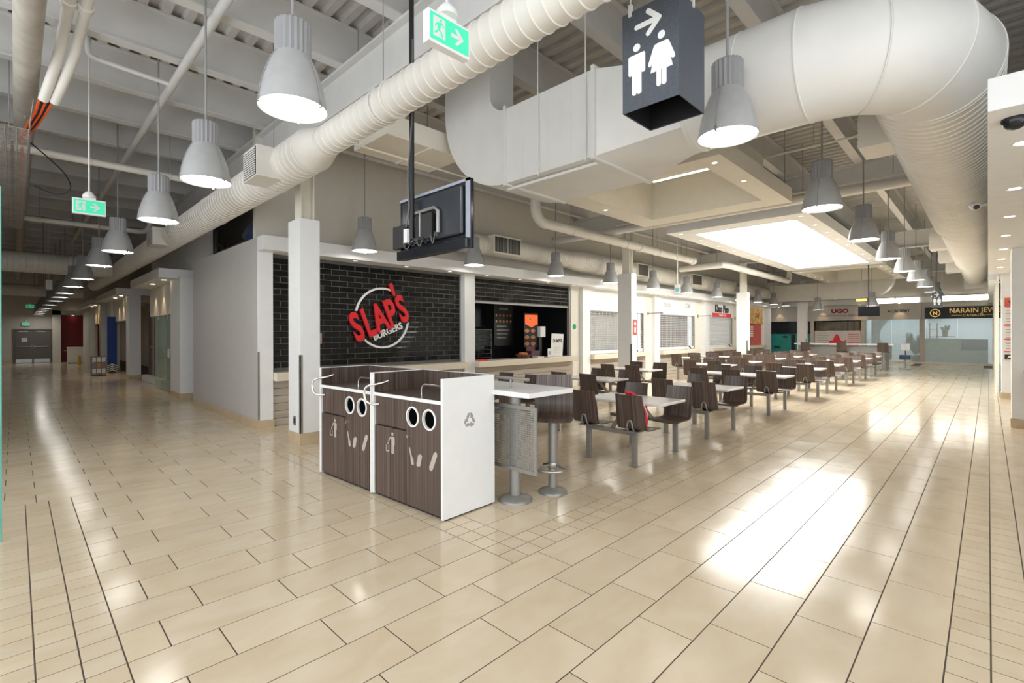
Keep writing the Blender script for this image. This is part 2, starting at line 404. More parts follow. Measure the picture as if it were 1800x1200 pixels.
# counters and board fronts
for i, (a, b) in enumerate(bays):
    c = thing('service_counter', ['cream counter below the black tiled shutter at the corner', 'cream counter of the open dark burger stall', 'cream counter below the first grey slatted shutter', 'cream counter below the lattice grille stall', 'cream counter below the plain grey shutter with black lettering sign', 'cream counter of the red poster stall at the far end'][i], 'counter', (-8.85, (a+b)/2, 0), 'stall counters')
    B(-9.3, -8.68, a+0.004, b-0.004, 0.79, 0.935).build('countertop', COUNTER, c, 0.006)
    for k in range(6):
        B(-8.92, -8.885, a+0.004, b-0.004, 0.005+k*0.13, 0.005+k*0.13+0.122).build('front_board', BOARD, c)
    B(-8.96, -8.92, a+0.004, b-0.004, 0, 0.79).build('carcass', BLACK, c)

# black tiled shutters
BW, BH = 0.3165, 0.1085
brick = B(-0.004, 0.008, -BW/2+0.005, BW/2-0.005, -BH/2+0.005, BH/2-0.005)
def brick_me(w):
    mb = MB(); a, b, g = w/2-0.005, BH/2-0.005, 0.010
    mb.rings([[(0,-a,-b),(0,a,-b),(0,a,b),(0,-a,b)], [(0.003,-a,-b),(0.003,a,-b),(0.003,a,b),(0.003,-a,b)], [(0.009,-a+g,-b+g),(0.009,a-g,-b+g),(0.009,a-g,b-g),(0.009,-a+g,b-g)]], caps=False)
    mb.f.append((8,9,10,11)); mb.sm = [False]*len(mb.f); return mb.mesh('brick', BLACKT)
bricks = {}
def brick_field(par, X, y0, y1, z0, z1):
    r = 0; z = z1 - BH/2
    while z > z0 + BH*0.4:
        y = y0 - (BW/2 if r % 2 else 0)
        while y < y1 - 0.02:
            a, b = max(y, y0), min(y+BW, y1)
            if b-a > 0.03:
                w = round(b-a, 3)
                if w not in bricks: bricks[w] = brick_me(w)
                inst(bricks[w], 'brick', par, (X, (a+b)/2, z))
            y += BW
        z -= BH; r += 1
s1 = thing('brick_shutter', 'closed black brick shutter with round red and white burger logo', 'shutter', (-9.0, 5.27, 0.935))
B(-9.06, -9.0, 3.12, 7.43, 0.937, 3.005).build('backing', BGROUT, s1)
brick_field(s1, -9.0, 3.14, 7.41, 0.95, 2.95)
B(-9.0, -8.97, 7.39, 7.43, 0.937, 3.0).build('guide_rail', METALP, s1); B(-9.0, -8.97, 3.12, 3.15, 0.937, 3.0).build('guide_rail', METALP, s1)
lg = thing('stall_sign', 'round white ring sign with tilted red letters on black brick', 'sign', (-8.975, 5.32, 1.3))
def arc_band(mb, cy, cz, r0, r1, a0, a1, X0, X1, n=40):
    rr = []
    for i in range(n+1):
        a = math.radians(a0 + (a1-a0)*i/n); c, s_ = math.cos(a), math.sin(a)
        rr.append([(X0, cy+r0*c, cz+r0*s_), (X0, cy+r1*c, cz+r1*s_), (X1, cy+r1*c, cz+r1*s_), (X1, cy+r0*c, cz+r0*s_)])
    mb.rings(rr); mb.sm = [False]*len(mb.f); return mb
arc_band(MB(), 5.34, 1.93, 0.59, 0.63, 66, 168, -8.99, -8.965).build('ring_upper_arc', LWHITE, lg)
arc_band(MB(), 5.34, 1.93, 0.59, 0.63, 214, 352, -8.99, -8.965).build('ring_lower_arc', LWHITE, lg)
TL = math.radians(21)
for ch, d, dz in (('S', -0.545, 0), ('L', -0.27, 0), ('A', 0.0, 0), ('P', 0.28, 0), ("'", 0.42, 0.20), ('S', 0.565, 0)):
    lx = 5.34 + d*math.cos(TL); lz = 1.68 + d*math.sin(TL) + dz
    sz = 0.80 if ch != "'" else 0.9
    text('letter_shadow', ch, sz, LBLACK, (-8.975, lx+0.022, lz-0.026), '+X', lg, 0.58, 0.012, 0.034, TL)
    text('letter', ch, sz, RED, (-8.94, lx, lz), '+X', lg, 0.58, 0.02, 0.024, TL)
text('small_lettering', 'BURGERS', 0.19, LWHITE, (-8.96, 5.47, 1.595), '+X', lg, 0.92, 0.01, 0.005, TL)
sw = thing('key_switch_box', 'small grey key switch box beside the corner column', 'switch', (-8.93, 3.98, 1.42))
B(-8.99, -8.93, 3.93, 4.03, 1.42, 1.62).build('box', METALP, sw, 0.006); MB().cyl((-8.93, 3.97, 1.46), (-8.90, 3.97, 1.46), 0.025, 12).build('red_button', RED, sw)

s2 = thing('brick_shutter', 'half raised black brick shutter above the open burger stall', 'shutter', (-9.0, 9.7, 2.37))
B(-9.06, -9.0, 7.75, 11.68, 2.40, 3.005).build('backing', BGROUT, s2)
brick_field(s2, -9.0, 7.77, 11.60, 2.40, 2.96)
B(-9.05, -8.985, 7.75, 11.66, 2.355, 2.40).build('bottom_bar', METALP, s2)
B(-9.02, -8.97, 11.60, 11.68, 0.937, 3.0).build('guide_rail', METALP, s2); B(-9.02, -8.97, 7.75, 7.79, 0.937, 3.0).build('guide_rail', METALP, s2)
# stall interior behind the counter
wsi = struct('wall_stall', B(-11.4, -11.3, 7.5, 12.2, 0, 3.01), DARKIN)
B(-11.3, -9.1, 7.5, 7.6, 0, 3.01).build('side_wall', DARKIN, wsi); B(-11.3, -9.1, 12.1, 12.2, 0, 3.01).build('side_wall', DARKIN, wsi)
B(-11.3, -9.1, 7.5, 12.2, 3.0, 3.05).build('stall_ceiling', DARKIN, wsi)
tw = thing('brick_partition', 'low black brick partition inside the open stall', 'partition', (-10.0, 8.5, 0.0))
B(-10.1, -10.0, 7.6, 9.4, 0, 1.72).build('backing', BGROUT, tw); brick_field(tw, -10.0, 7.62, 9.38, 0.6, 1.70)
ms = thing('menu_screen', 'dark menu screen with pale food picture inside the open stall', 'screen', (-10.3, 8.6, 1.85))
B(-10.36, -10.3, 7.75, 9.45, 1.80, 2.5).build('panel', BLACKG, ms)
B(-10.3, -10.296, 7.8, 8.9, 1.85, 2.45).build('picture', mat('pale_picture', (0.22, 0.21, 0.20), 0.4, var=0.7, scale=3), ms)
mbd = thing('menu_board', 'black hanging menu board with rows of pale print', 'menu board', (-10.0, 9.9, 1.3))
B(-10.03, -10.0, 9.5, 10.25, 1.25, 2.45).build('board', BLACK, mbd)
text('heading', 'BURGERS', 0.085, ICONL, (-9.998, 9.87, 2.28), '+X', mbd, 1, 0.001)
for r in range(6):
    for c_ in range(5 if r < 2 else 1):
        if r < 2: MB().prism(circ(9.58+c_*0.145, 2.12-r*0.17, 0.035, 10), face_x(-10.0), 0, 0.003).build('picture_dot', FOOD, mbd)
        else: B(-10.0, -9.997, 9.6, 10.1-0.06*(r % 3), 1.80-0.11*(r-2), 1.82-0.11*(r-2)).build('print_line', ICONG, mbd)
po = thing('hanging_poster', 'black poster with orange pennant and six burger pictures', 'poster', (-9.6, 10.6, 1.2))
B(-9.63, -9.61, 10.32, 10.93, 1.2, 2.2).build('backing', BLACK, po)
MB().prism([(10.36, 2.15), (10.9, 2.15), (10.9, 1.88), (10.63, 1.78), (10.36, 1.88)], face_x(-9.61), 0, 0.01).build('orange_pennant', ORANGE, po)
MB().prism(circ(10.56, 2.02, 0.05, 12), face_x(-9.6), 0.0, 0.004).build('pennant_mark', YEL, po)
for r in range(3):
    for c_ in range(2):
        MB().prism([(10.44+c_*0.26+0.085*math.cos(t)*(1+.2*math.cos(2*t)), 1.68-r*0.19+0.06*math.sin(t)) for t in [i*PI/7 for i in range(14)]], face_x(-9.61), 0, 0.006).build('food_picture', FOOD, po)
db = thing('counter_sign', 'leaning white card sign with handwritten black heading on counter', 'sign', (-8.9, 11.0, 0.937))
MB().prism([(10.70, 0.94), (11.24, 0.94), (11.30, 1.58), (10.76, 1.60)], face_x(-8.95), 0, 0.015).build('card', PAPER, db)
text('heading', 'DUMPER', 0.13, LBLACK, (-8.933, 11.02, 1.34), '+X', db, 0.85, 0.001, 0.003)
for k in range(4): B(-8.935, -8.933, 10.85, 11.15, 1.2-0.05*k, 1.206-0.05*k).build('print_line', ICONG, db)
tp = thing('payment_terminal', 'dark card reader with upright pole on the stall counter', 'terminal', (-9.15, 10.45, 0.937))
B(-9.2, -9.1, 10.4, 10.52, 0.937, 1.5).build('stand', BLACK, tp, 0.004); B(-9.2, -9.09, 10.44, 10.66, 1.5, 1.8).build('screen', PAPER, tp, 0.004)
mc = thing('menu_card', 'small white card propped on counter beside the leaning sign', 'card', (-8.95, 10.62, 0.937))
MB().prism([(10.55, 0.937), (10.70, 0.937), (10.70, 1.17), (10.55, 1.17)], face_x(-8.92), 0, 0.01).build('card', PAPER, mc)
B(-8.91, -8.908, 10.58, 10.67, 1.0, 1.1).build('print', ICONG, mc)
bs = thing('snack_basket', 'dark basket of wrapped snacks on the stall counter', 'basket', (-8.98, 9.7, 0.937))
MB().lathe([(0.16, 0), (0.22, 0.1), (0.205, 0.1), (0.15, 0.012)], (-8.98, 9.6, 0.937), 18, True).build('bowl', BROWN, bs)
for k in range(7):
    a = k*0.9; MB().lathe([(0.001, 0.06), (0.05, 0.03), (0.055, 0.0), (0.04, -0.04), (0.001, -0.05)], (-8.98+0.09*math.cos(a), 9.6+0.09*math.sin(a), 1.04), 8).build('wrapped_snack', [FOOD, BROWN, REDPST][k % 3], bs)
bx = thing('snack_box', 'dark pink display box behind the snack basket', 'box', (-9.05, 10.05, 0.937))
B(-9.15, -8.95, 9.9, 10.25, 0.937, 1.12).build('carton', mat('plum_carton', (0.10, 0.03, 0.04), 0.5, var=0.4, scale=14), bx); B(-9.16, -9.13, 9.9, 10.25, 1.12, 1.24).build('header_flap', mat('plum_carton', (0,0,0)), bx)
tag(B(-8.95, -8.75, 9.95, 10.2, 0.937, 0.965).build('napkin_stack', PAPER), 'flat white napkin stack lying on the stall counter', 'napkins')
tag(B(-8.76, -8.70, 7.78, 8.02, 0.936, 0.975).build('counter_tag', RED), 'small red tag on the counter beside the pilaster', 'tag')
tag(MB().prism(circ(11.84, 1.8, 0.085, 24), face_x(-8.95), 0.0, 0.006).build('round_sticker', GREENS), 'round green sticker on the panel beside the open stall', 'sticker')

# grey shutters of the farther stalls
def slat_shutter(a, b, label, lattice=False, plain=False):
    s_ = thing('roller_shutter', label, 'shutter', (-9.0, (a+b)/2, 0.937), 'grey roller shutters')
    z0, z1 = 0.98, 2.32; mb = MB()
    if plain:
        k = 0; z = z0+0.06
        while z < z1: mb.box(-9.02, -9.0, a+0.03, b-0.03, z, z+0.062); z += 0.066
        o = mb.build('slats', SHUT, s_); o['kind'] = 'stuff'
    else:
        z = z0+0.06
        while z < z1:
            mb.tube([(-9.0, a+0.03, z), (-9.0, b-0.03, z)], 0.012, 5); z += 0.06 if not lattice else 0.07
        y = a+0.05
        while y < b-0.05:
            mb.box(-9.008, -8.99, y-0.012, y+0.012, z0+0.05, z1); y += 0.22 if not lattice else 0.11
        o = mb.build('grille', SHUT, s_); o['kind'] = 'stuff'
        B(-9.3, -9.28, a, b, 0.937, 2.4).build('rear_panel', mat('pale_stall_back', (0.52, 0.52, 0.52), 0.6, var=0.25, scale=2) if not lattice else mat('lattice_stall_back', (0.16, 0.10, 0.11), 0.6, var=0.8, scale=3), s_)
    B(-9.03, -8.97, a+0.01, b-0.01, z0-0.035, z0+0.06).build('bottom_bar', WLAM, s_, 0.004)
    B(-9.04, -8.96, b-0.06, b, 0.937, z1).build('guide_rail', METALP, s_); B(-9.04, -8.96, a, a+0.04, 0.937, z1).build('guide_rail', METALP, s_)
    yc = a + (b-a)*0.72
    B(-8.97, -8.94, yc, yc+0.12, 0.97, 0.995).build('lock', BLACK, s_); MB().beam((-8.95, yc+0.35, 1.06), (-8.93, yc+0.50, 0.96), 0.04, 0.03).build('hasp', BLACK, s_)
slat_shutter(12.5, 16.0, 'closed grey slatted shutter right of the open burger stall')
slat_shutter(17.0, 20.3, 'closed grey lattice grille with dark and pink goods behind', lattice=True)
slat_shutter(21.55, 24.6, 'closed plain grey shutter under the black lettered sign with red strip', plain=True)
sg = thing('stall_sign', 'thin grey cafe lettering on white header above lattice grille', 'sign', (-8.92, 18.7, 2.6))
text('lettering', 'Kanza', 0.30, mat('pale_grey_letter', (0.40, 0.40, 0.42), 0.4), (-8.928, 17.75, 2.62), '+X', sg, 0.8, 0.004)
text('lettering', 'Café', 0.30, mat('pale_grey_letter', (0,0,0)), (-8.928, 19.6, 2.62), '+X', sg, 0.8, 0.004)
sg = thing('stall_sign', 'bold black condensed lettering over a red strip on white header', 'sign', (-8.92, 23.3, 2.3))
text('lettering', 'Khao Piao', 0.50, LBLACK, (-8.92, 23.2, 2.56), '+X', sg, 0.78, 0.01, 0.012)
B(-8.93, -8.90, 22.1, 24.3, 2.34, 2.52).build('red_strip', RED, sg)
text('strip_lettering', 'Thai & Lao', 0.15, LWHITE, (-8.898, 23.2, 2.385), '+X', sg, 1.3, 0.002, 0.003)
for yy, nm in ((16.3, 'first slatted shutter'), (20.6, 'lattice grille'), (24.9, 'black lettered sign stall')):
    br = thing('sign_bracket', 'small metal arm on the wall right of the ' + nm, 'bracket', (-8.9, yy, 2.3), 'wall sign arms')
    MB().tube([(-8.93, yy, 2.33), (-8.4, yy, 2.33)], 0.018, 6).build('arm', METALP, br); B(-8.95, -8.93, yy-0.04, yy+0.04, 2.27, 2.39).build('plate', METALP, br); MB().cyl((-8.46, yy, 2.33), (-8.36, yy, 2.33), 0.03, 8).build('tip', ROD, br)
po = thing('stall_poster', 'tall red menu poster under yellow food picture at far stall', 'poster', (-8.98, 27.4, 0.94))
B(-9.02, -8.98, 26.0, 28.9, 0.94, 2.1).build('red_panel', REDPST, po); B(-9.0, -8.9, 26.0, 28.9, 2.1, 2.9).build('yellow_panel', YEL, po)
for k in range(5): B(-8.98, -8.975, 27.0, 27.6, 1.4+k*0.12, 1.47+k*0.12).build('print_block', PAPER, po)
text('yellow_lettering', 'THE', 0.34, LBLACK, (-8.897, 28.0, 2.4), '+X', po, 1.0, 0.002, 0.01)

# ------------------------------------------------------------------ columns
for k in range(4):
    yb = 2.86 + 9.06*k
    c = thing('column', ['tall white boxed column at the corner beside the trash cabinets', 'white boxed column with an extinguisher sign before the slatted shutter', 'white boxed column between the plain shutter and red posters', 'slim white boxed column before the far teal window'][k], 'column', (-7.26, yb+0.15, 0), 'white boxed columns', 'structure')
    B(-7.48, -7.05, yb, yb+0.29, 0.165, 3.27).build('column_wrap', WHITE, c, 0.004)
    B(-7.49, -7.04, yb-0.01, yb+0.30, 0, 0.165).build('column_base', TAN, c)
    mb = MB(); mb.box(-7.36, -7.14, yb+0.05, yb+0.065, 3.27, 4.46); mb.box(-7.36, -7.14, yb+0.235, yb+0.25, 3.27, 4.46); mb.box(-7.26, -7.24, yb+0.06, yb+0.24, 3.27, 4.46)
    mb.build('steel_core', CREAM, c)
    B(-7.09, -7.046, yb-0.004, yb+0.006, 0.17, 1.3).build('corner_guard', METAL, c); B(-7.052, -7.046, yb-0.004, yb+0.035, 0.17, 1.3).build('corner_guard', METAL, c)
ou = thing('wall_outlet', 'grey power outlet low on the corner column', 'outlet', (-7.25, 2.85, 0.27))
B(-7.29, -7.20, 2.852, 2.86, 0.27, 0.40).build('plate', METALP, ou); B(-7.265, -7.225, 2.848, 2.853, 0.30, 0.37).build('socket', BLACK, ou)
ex = thing('extinguisher_sign', 'narrow red and orange sign on the second white column', 'sign', (-7.04, 12.1, 1.57))
B(-7.05, -7.04, 12.0, 12.2, 1.55, 1.98).build('plate', REDPST, ex); MB().prism(circ(12.1, 1.86, 0.05, 12), face_x(-7.04), 0, 0.004).build('pictogram', PAPER, ex); MB().prism([(12.06, 1.62), (12.14, 1.62), (12.14, 1.76), (12.06, 1.76)], face_x(-7.04), 0, 0.004).build('pictogram', PAPER, ex)

# ------------------------------------------------------------------ right side
wr = struct('wall_right', B(2.6, 2.75, 4.36, 32.5, 0, DZ), WHITE)
def soffit(y0, y1, n):
    s_ = B(0.0, 2.6, y0, y1, 3.01, 3.22).build('soffit', WHITE, wr, 0.003)
    for k in range(n):
        yy = y0 + 0.9 + k*1.62
        MB().lathe([(0.05, 0.0), (0.065, -0.004), (0.065, 0.0)], (0.19, yy, 3.01), 14).build('downlight_trim', WHITE, s_)
        MB().disc((0.19, yy, 3.0085), 0.047, 14, False).build('downlight_lens', DOWN, s_)
soffit(4.36, 16.6, 7); soffit(18.5, 32.5, 8)
for (x0, x1, y0, y1, h) in ((0.28, 1.0, 11.7, 12.1, 3.01), (0.225, 0.62, 16.6, 17.0, 3.01)):
    B(x0, x1, y0, y1, 0.15, h).build('pilaster', WHITE, wr, 0.004); B(x0-0.012, x1, y0-0.012, y1+0.012, 0, 0.15).build('pilaster_base', TAN, wr)
struct('wall_shopfront', B(0.14, 0.2, 17.0, 32.4, 0.0, 0.10), CREAM)
wsf = bpy.data.objects['wall_shopfront']
for k in range(10):
    y0 = 17.0+k*1.54
    B(0.165, 0.175, y0+0.02, y0+1.52, 0.10, 3.0).build('glass_pane', FROST, wsf); B(0.15, 0.19, y0-0.02, y0+0.02, 0.10, 3.0).build('mullion', CREAM, wsf)
ct = thing('service_counter', 'cream stall counter at the right edge past the white pilaster', 'counter', (0.9, 10.6, 0), 'stall counters')
B(0.42, 1.4, 9.6, 11.68, 0.88, 0.98).build('countertop', COUNTER, ct, 0.006); B(0.6, 1.4, 9.6, 11.68, 0.0, 0.88).build('front', BOARD, ct)
mn = thing('menu_poster', 'tall white and red menu poster on the far right pilaster', 'poster', (0.42, 16.58, 0.9))
B(0.25, 0.60, 16.575, 16.59, 0.92, 2.45).build('sheet', PAPER, mn)
for k in range(16): B(0.30, 0.55, 16.57, 16.576, 1.2+k*0.065, 1.215+k*0.065).build('print_line', ICONG, mn)
for z0, z1 in ((2.2, 2.42), (0.95, 1.07)): B(0.28, 0.57, 16.57, 16.576, z0, z1).build('print_block', REDPST if z0 > 2 else BLACK, mn)
for z0, z1 in ((1.75, 1.78), (1.12, 1.15), (1.42, 1.45)): B(0.27, 0.58, 16.568, 16.576, z0, z1).build('red_rule', RED, mn)
text('heading', 'YES', 0.13, LBLACK, (0.44, 16.567, 2.26), '-Y', mn, 1.0, 0.001, 0.004); text('footing', 'ABF', 0.09, LWHITE, (0.42, 16.566, 0.98), '-Y', mn, 1.2, 0.001, 0.004)
dc = thing('dome_camera', 'black glossy dome camera under the right hand soffit', 'security camera', (0.13, 4.62, 2.9))
MB().lathe([(0.068, 0.0), (0.07, -0.008), (0.068, -0.018)], (0.13, 4.62, 3.01), 24).build('collar', BLACK, dc)
MB().lathe([(0.065*math.cos(a), -0.014-0.06*math.sin(a)) for a in [i*PI/20 for i in range(11)]], (0.13, 4.62, 3.01), 24).build('dome', BLACKG, dc)
sc = thing('bullet_camera', 'small white camera on the soffit edge before the round duct', 'security camera', (-0.1, 8.3, 3.12))
MB().cyl((0.0, 8.3, 3.16), (-0.08, 8.3, 3.16), 0.014, 8).build('arm', RODW, sc); MB().cyl((-0.13, 8.36, 3.18), (-0.1, 8.22, 3.13), 0.045, 14).build('housing', RODW, sc); MB().cyl((-0.1, 8.221, 3.13), (-0.099, 8.215, 3.128), 0.03, 12).build('lens', BLACKG, sc)

# ------------------------------------------------------------------ far end wall with shops
YE = 32.5
we = struct('wall_end', B(-10.4, 3.0, YE, YE+0.15, 2.28, DZ), BEIGEW)
B(-10.4, -2.45, YE-0.12, YE, 2.28, 3.12).build('sign_band', mat('taupe_sign_band', (0.55, 0.51, 0.46), 0.6, var=0.02), we)
B(-10.4, 0.2, YE-0.13, YE-0.0, 0.0, 0.1).build('sill', CREAM, we)
B(-10.4, 0.2, YE-0.06, YE, 3.14, 3.42).build('clerestory_frame', WHITE, we)
for a, b in ((-4.6, -3.55), (-3.45, -2.55), (-1.95, -0.95), (-0.85, 0.15)):
    B(a, b, YE-0.085, YE-0.06, 3.18, 3.40).build('clerestory_pane', TUBE, we)
for a, b in ((-10.4, -9.65), (-7.4, -7.22), (-4.98, -4.8), (-2.52, -2.3), (0.15, 0.3)):
    B(a, b, YE-0.10, YE+0.02, 0.0, 2.3).build('mullion', mat('pinkish_mullion', (0.55, 0.48, 0.42), 0.6), we)
for k, x in enumerate((-9.0, -6.75, -5.0, -3.3)):
    MB().disc((x, YE-0.35, 3.11), 0.05, 12, False).build('downlight_lens', DOWN, we)
# shop rooms behind the glass
wb = struct('wall_shops', B(-10.4, 3.0, YE+3.4, YE+3.5, 0, 3.0), INTW)
B(-10.4, 3.0, YE+0.16, YE+3.4, 2.9, 2.95).build('shop_ceiling', INTW, wb); B(-4.9, -4.8, YE+0.15, YE+3.4, 0, 2.9).build('partition', INTW, wb); B(-2.45, -2.36, YE+0.15, YE+3.4, 0, 2.9).build('partition', INTW, wb)
B(-7.4, -7.3, YE+0.15, YE+3.4, 0, 2.9).build('partition', DARKIN, wb); B(-10.4, -10.3, YE+0.15, YE+3.4, 0, 2.9).build('partition', DARKIN, wb)
B(-10.4, 3.0, YE+0.15, YE+3.5, -0.1, 0.0).build('shop_floor', TAN, wb)
for x0, x1, y in ((-1.3, -0.4, YE+1.0), (-4.0, -3.1, YE+1.5)):
    B(x0, x1, y, y+0.35, 2.86, 2.895).build('shop_ceiling_light', mat('lit_shop_panel', (1,1,1), 0.5, var=0, emit=30, ecol=(0.86, 0.95, 1.0)), wb)
def shop_window(x0, x1, n, m_, nm, label):
    w = thing(nm, label, 'window', ((x0+x1)/2, YE, 0.1), None)
    for k in range(n):
        a = x0 + (x1-x0)*k/n; b = x0 + (x1-x0)*(k+1)/n
        B(a+0.01, b-0.01, YE-0.03, YE-0.02, 0.1, 2.27).build('glass_pane', m_, w)
    return w
w = thing('shop_window', 'far shop window with dark upper half and teal lower panel', 'window', (-8.6, YE, 0.1))
for a, b in ((-9.65, -8.1), (-8.05, -7.4)):
    B(a, b, YE-0.03, YE-0.01, 1.55, 2.27).build('dark_pane', BLACKG, w); B(a, b, YE-0.03, YE-0.01, 0.1, 1.53).build('teal_panel', TEAL, w)
B(-8.1, -8.05, YE-0.05, YE, 0.1, 2.27).build('frame_post', CREAM, w)
for cx, cz, r in ((-9.2, 0.75, 0.14), (-8.75, 1.36, 0.12), (-8.3, 0.55, 0.11)):
    MB().prism([(cx-r*1.6, cz), (cx-r*.4, cz+r*.5), (cx+r*1.4, cz+r*.2), (cx+r*.9, cz-r*.6), (cx-r*.6, cz-r*.5)], face_y(YE-0.03), 0, 0.006).build('dark_decal', BLACK, w)
B(-8.42, -8.2, YE-0.04, YE-0.03, 0.3, 1.5).build('dark_decal', BLACK, w)
w = thing('shop_window', 'far shop front with white poster panel and red leaf drawing', 'window', (-6.1, YE, 0.1))
B(-7.2, -5.0, YE-0.03, YE-0.01, 0.1, 1.72).build('poster_panel', mat('pinkish_poster', (0.70, 0.64, 0.61), 0.5, var=0.03), w)
B(-7.15, -5.05, YE-0.025, YE-0.015, 1.74, 2.22).build('upper_pane', mat('dim_pane', (0.12, 0.10, 0.07), 0.2, var=0.9, scale=1.2), w)
for a in (-7.15, -5.62, -5.32, -5.08): B(a, a+0.05, YE-0.045, YE-0.02, 1.72, 2.24).build('upper_mullion', BROWN, w)
MB().prism([(-6.48, .95), (-6.5, 1.12), (-6.3, 1.18), (-6.22, 1.4), (-6.12, 1.55), (-6.0, 1.4), (-5.95, 1.2), (-5.8, 1.1), (-5.65, 1.25), (-5.72, 1.0), (-5.85, .95)], face_y(YE-0.03), 0, 0.006).build('red_drawing', RED, w)
for k in range(6):
    B(-7.08, -6.6+0.1*(k % 2), YE-0.036, YE-0.03, 1.55-k*0.13, 1.575-k*0.13).build('print_line', ICONG, w); B(-5.6+0.05*(k % 2), -5.08, YE-0.036, YE-0.03, 1.5-k*0.12, 1.53-k*0.12).build('print_line', RED, w)
B(-7.05, -6.1, YE-0.036, YE-0.03, 0.55, 0.8).build('red_block', REDPST, w)
w = shop_window(-4.8, -2.52, 2, mat('hazy_glass', (0.66, 0.76, 0.78), 0.2, var=0.03, alpha=0.38), 'shop_window', 'far shop window with bright frosted glass below the dark hanging screen')
w = shop_window(-2.3, 0.15, 2, GLASS, 'shop_window', 'far jewellery shop window under the black and gold sign')
MB().prism([(-2.3, 0.1), (0.0, 0.1), (0.0, 0.72), (-0.95, 0.72), (-0.95, 1.3), (-2.3, 1.3)], face_y(YE-0.04), 0, 0.008).build('frosted_film', FROST, w)
sg = thing('shop_sign', 'black fascia sign with gold emblem and gold lettering', 'sign', (-1.0, YE-0.14, 2.28))
B(-2.3, 2.5, YE-0.2, YE-0.02, 2.28, 2.86).build('board', BLACK, sg)
text('gold_lettering', 'NARAIN JEWELLERS', 0.33, GOLD, (-1.38, YE-0.206, 2.56), '-Y', sg, 0.86, 0.004, 0.003, align='LEFT')
text('gold_small_lettering', 'CANADA', 0.15, GOLD, (-0.50, YE-0.206, 2.38), '-Y', sg, 1.25, 0.004)
for a, b in ((-1.3, -0.92), (-0.08, 0.3)): B(a, b, YE-0.206, YE-0.2, 2.43, 2.445).build('gold_rule', GOLD, sg)
mb = MB(); rr = []
for i in range(33):
    a = 2*PI*i/32; rr.append([(-1.9+r*math.cos(a), YE-d, 2.57+r*math.sin(a)) for r, d in ((0.17, 0.2), (0.2, 0.2), (0.2, 0.21), (0.17, 0.21))])
mb.rings(rr, caps=False).build('gold_ring', GOLD, sg); text('gold_initial', 'N', 0.26, GOLD, (-1.9, YE-0.206, 2.48), '-Y', sg, 0.9, 0.004, 0.004)
sg = thing('shop_sign', 'red lettering for legal services above the white poster panel', 'sign', (-6.1, YE-0.13, 2.4))
text('red_lettering', 'UGO', 0.30, mat('dark_red_letter', (0.30, 0.01, 0.03), 0.4), (-5.95, YE-0.126, 2.71), '-Y', sg, 1.2, 0.004, 0.016)
text('small_lettering', 'IMMIGRATION & LEGAL SERVICES', 0.125, mat('dark_red_letter', (0,0,0)), (-6.0, YE-0.126, 2.52), '-Y', sg, 1.0, 0.003)
text('small_lettering', 'CANADA', 0.08, ICONG, (-5.95, YE-0.126, 2.38), '-Y', sg, 1.5, 0.003)
sg = thing('shop_sign', 'dark academy lettering under a warm downlight on far wall', 'sign', (-3.3, YE-0.13, 2.6))
text('lettering', 'ACADEMY', 0.20, LBLACK, (-3.35, YE-0.126, 2.66), '-Y', sg, 1.0, 0.004, 0.004)
# furniture inside the jewellery shop
dsk = thing('reception_desk', 'grey counter with brown top inside the jewellery shop', 'desk', (-0.6, 33.6, 0))
B(-1.0, 0.0, 33.4, 33.9, 0, 1.25).build('body', mat('dark_grey_panel', (0.05, 0.048, 0.05), 0.5, var=0.3), dsk); B(-1.3, -0.1, 33.3, 33.95, 0.72, 0.76).build('shelf', BROWN, dsk)
sh = thing('display_shelf', 'thin display shelf with small goods inside the jewellery shop', 'shelf', (-2.1, 34.2, 0.0))
for x in (-2.25, -1.95): B(x, x+0.03, 34.1, 34.4, 0, 2.1).build('upright', BROWN, sh)
for z in (0.5, 1.35, 1.75): B(-2.25, -1.92, 34.1, 34.4, z, z+0.03).build('shelf_board', BROWN, sh)
pl = thing('potted_plant', 'small dark green plant on table inside jewellery shop', 'plant', (-1.6, 33.8, 0))
MB().lathe([(0.1, 0), (0.14, 0.3), (0.12, 0.3)], (-1.6, 33.8, 1.4), 12, True).build('pot', BROWN, pl)
B(-1.95, -1.2, 33.5, 34.1, 1.36, 1.4).build('tabletop', BROWN, pl)
for k in range(14):
    a = k*2.4; p = Vector((-1.6, 33.8, 1.68)); d = Vector((math.cos(a)*0.22, math.sin(a)*0.22, 0.12+0.1*(k % 3)))
    MB().tube([p, p+d*0.6, p+d], [0.012, 0.035, 0.004], 5).build('leaf', LEAF, pl)
pl = thing('potted_plant', 'tall leafy plant behind the frosted far window', 'plant', (-2.75, 33.2, 0))
MB().lathe([(0.14, 0), (0.2, 0.4), (0.17, 0.4)], (-2.75, 33.2, 0.0), 12, True).build('pot', BROWN, pl)
for k in range(26):
    a = k*2.4; p = Vector((-2.75, 33.2, 0.4)); d = Vector((math.cos(a)*0.35, math.sin(a)*0.3, 0.5+0.7*((k*7 % 10)/10)))
    MB().tube([p, p+d*0.6, p+d, p+d*1.1-Vector((0,0,0.1))], [0.01, 0.05, 0.07, 0.004], 5).build('leaf', LEAF, pl)
cu = thing('window_curtain', 'pale tied curtain behind the frosted far window', 'curtain', (-4.3, 33.0, 0.3))
mb = MB(); rr = []
for j in range(9):
    t = j/8; wd = 0.85 - 0.5*math.sin(PI*min(1, t*1.2)); z = 2.3-2.0*t
    rr.append([(-4.6+wd*i/14, 33.0+0.04*math.sin(i*1.7), z) for i in range(15)])
mb.rings(rr, closed=False, caps=False).build('cloth', mat('pale_curtain', (0.62, 0.66, 0.62), 0.8), cu); MB().tube([(-4.7, 33.0, 2.32), (-3.6, 33.0, 2.32)], 0.015, 6).build('rail', METAL, cu)

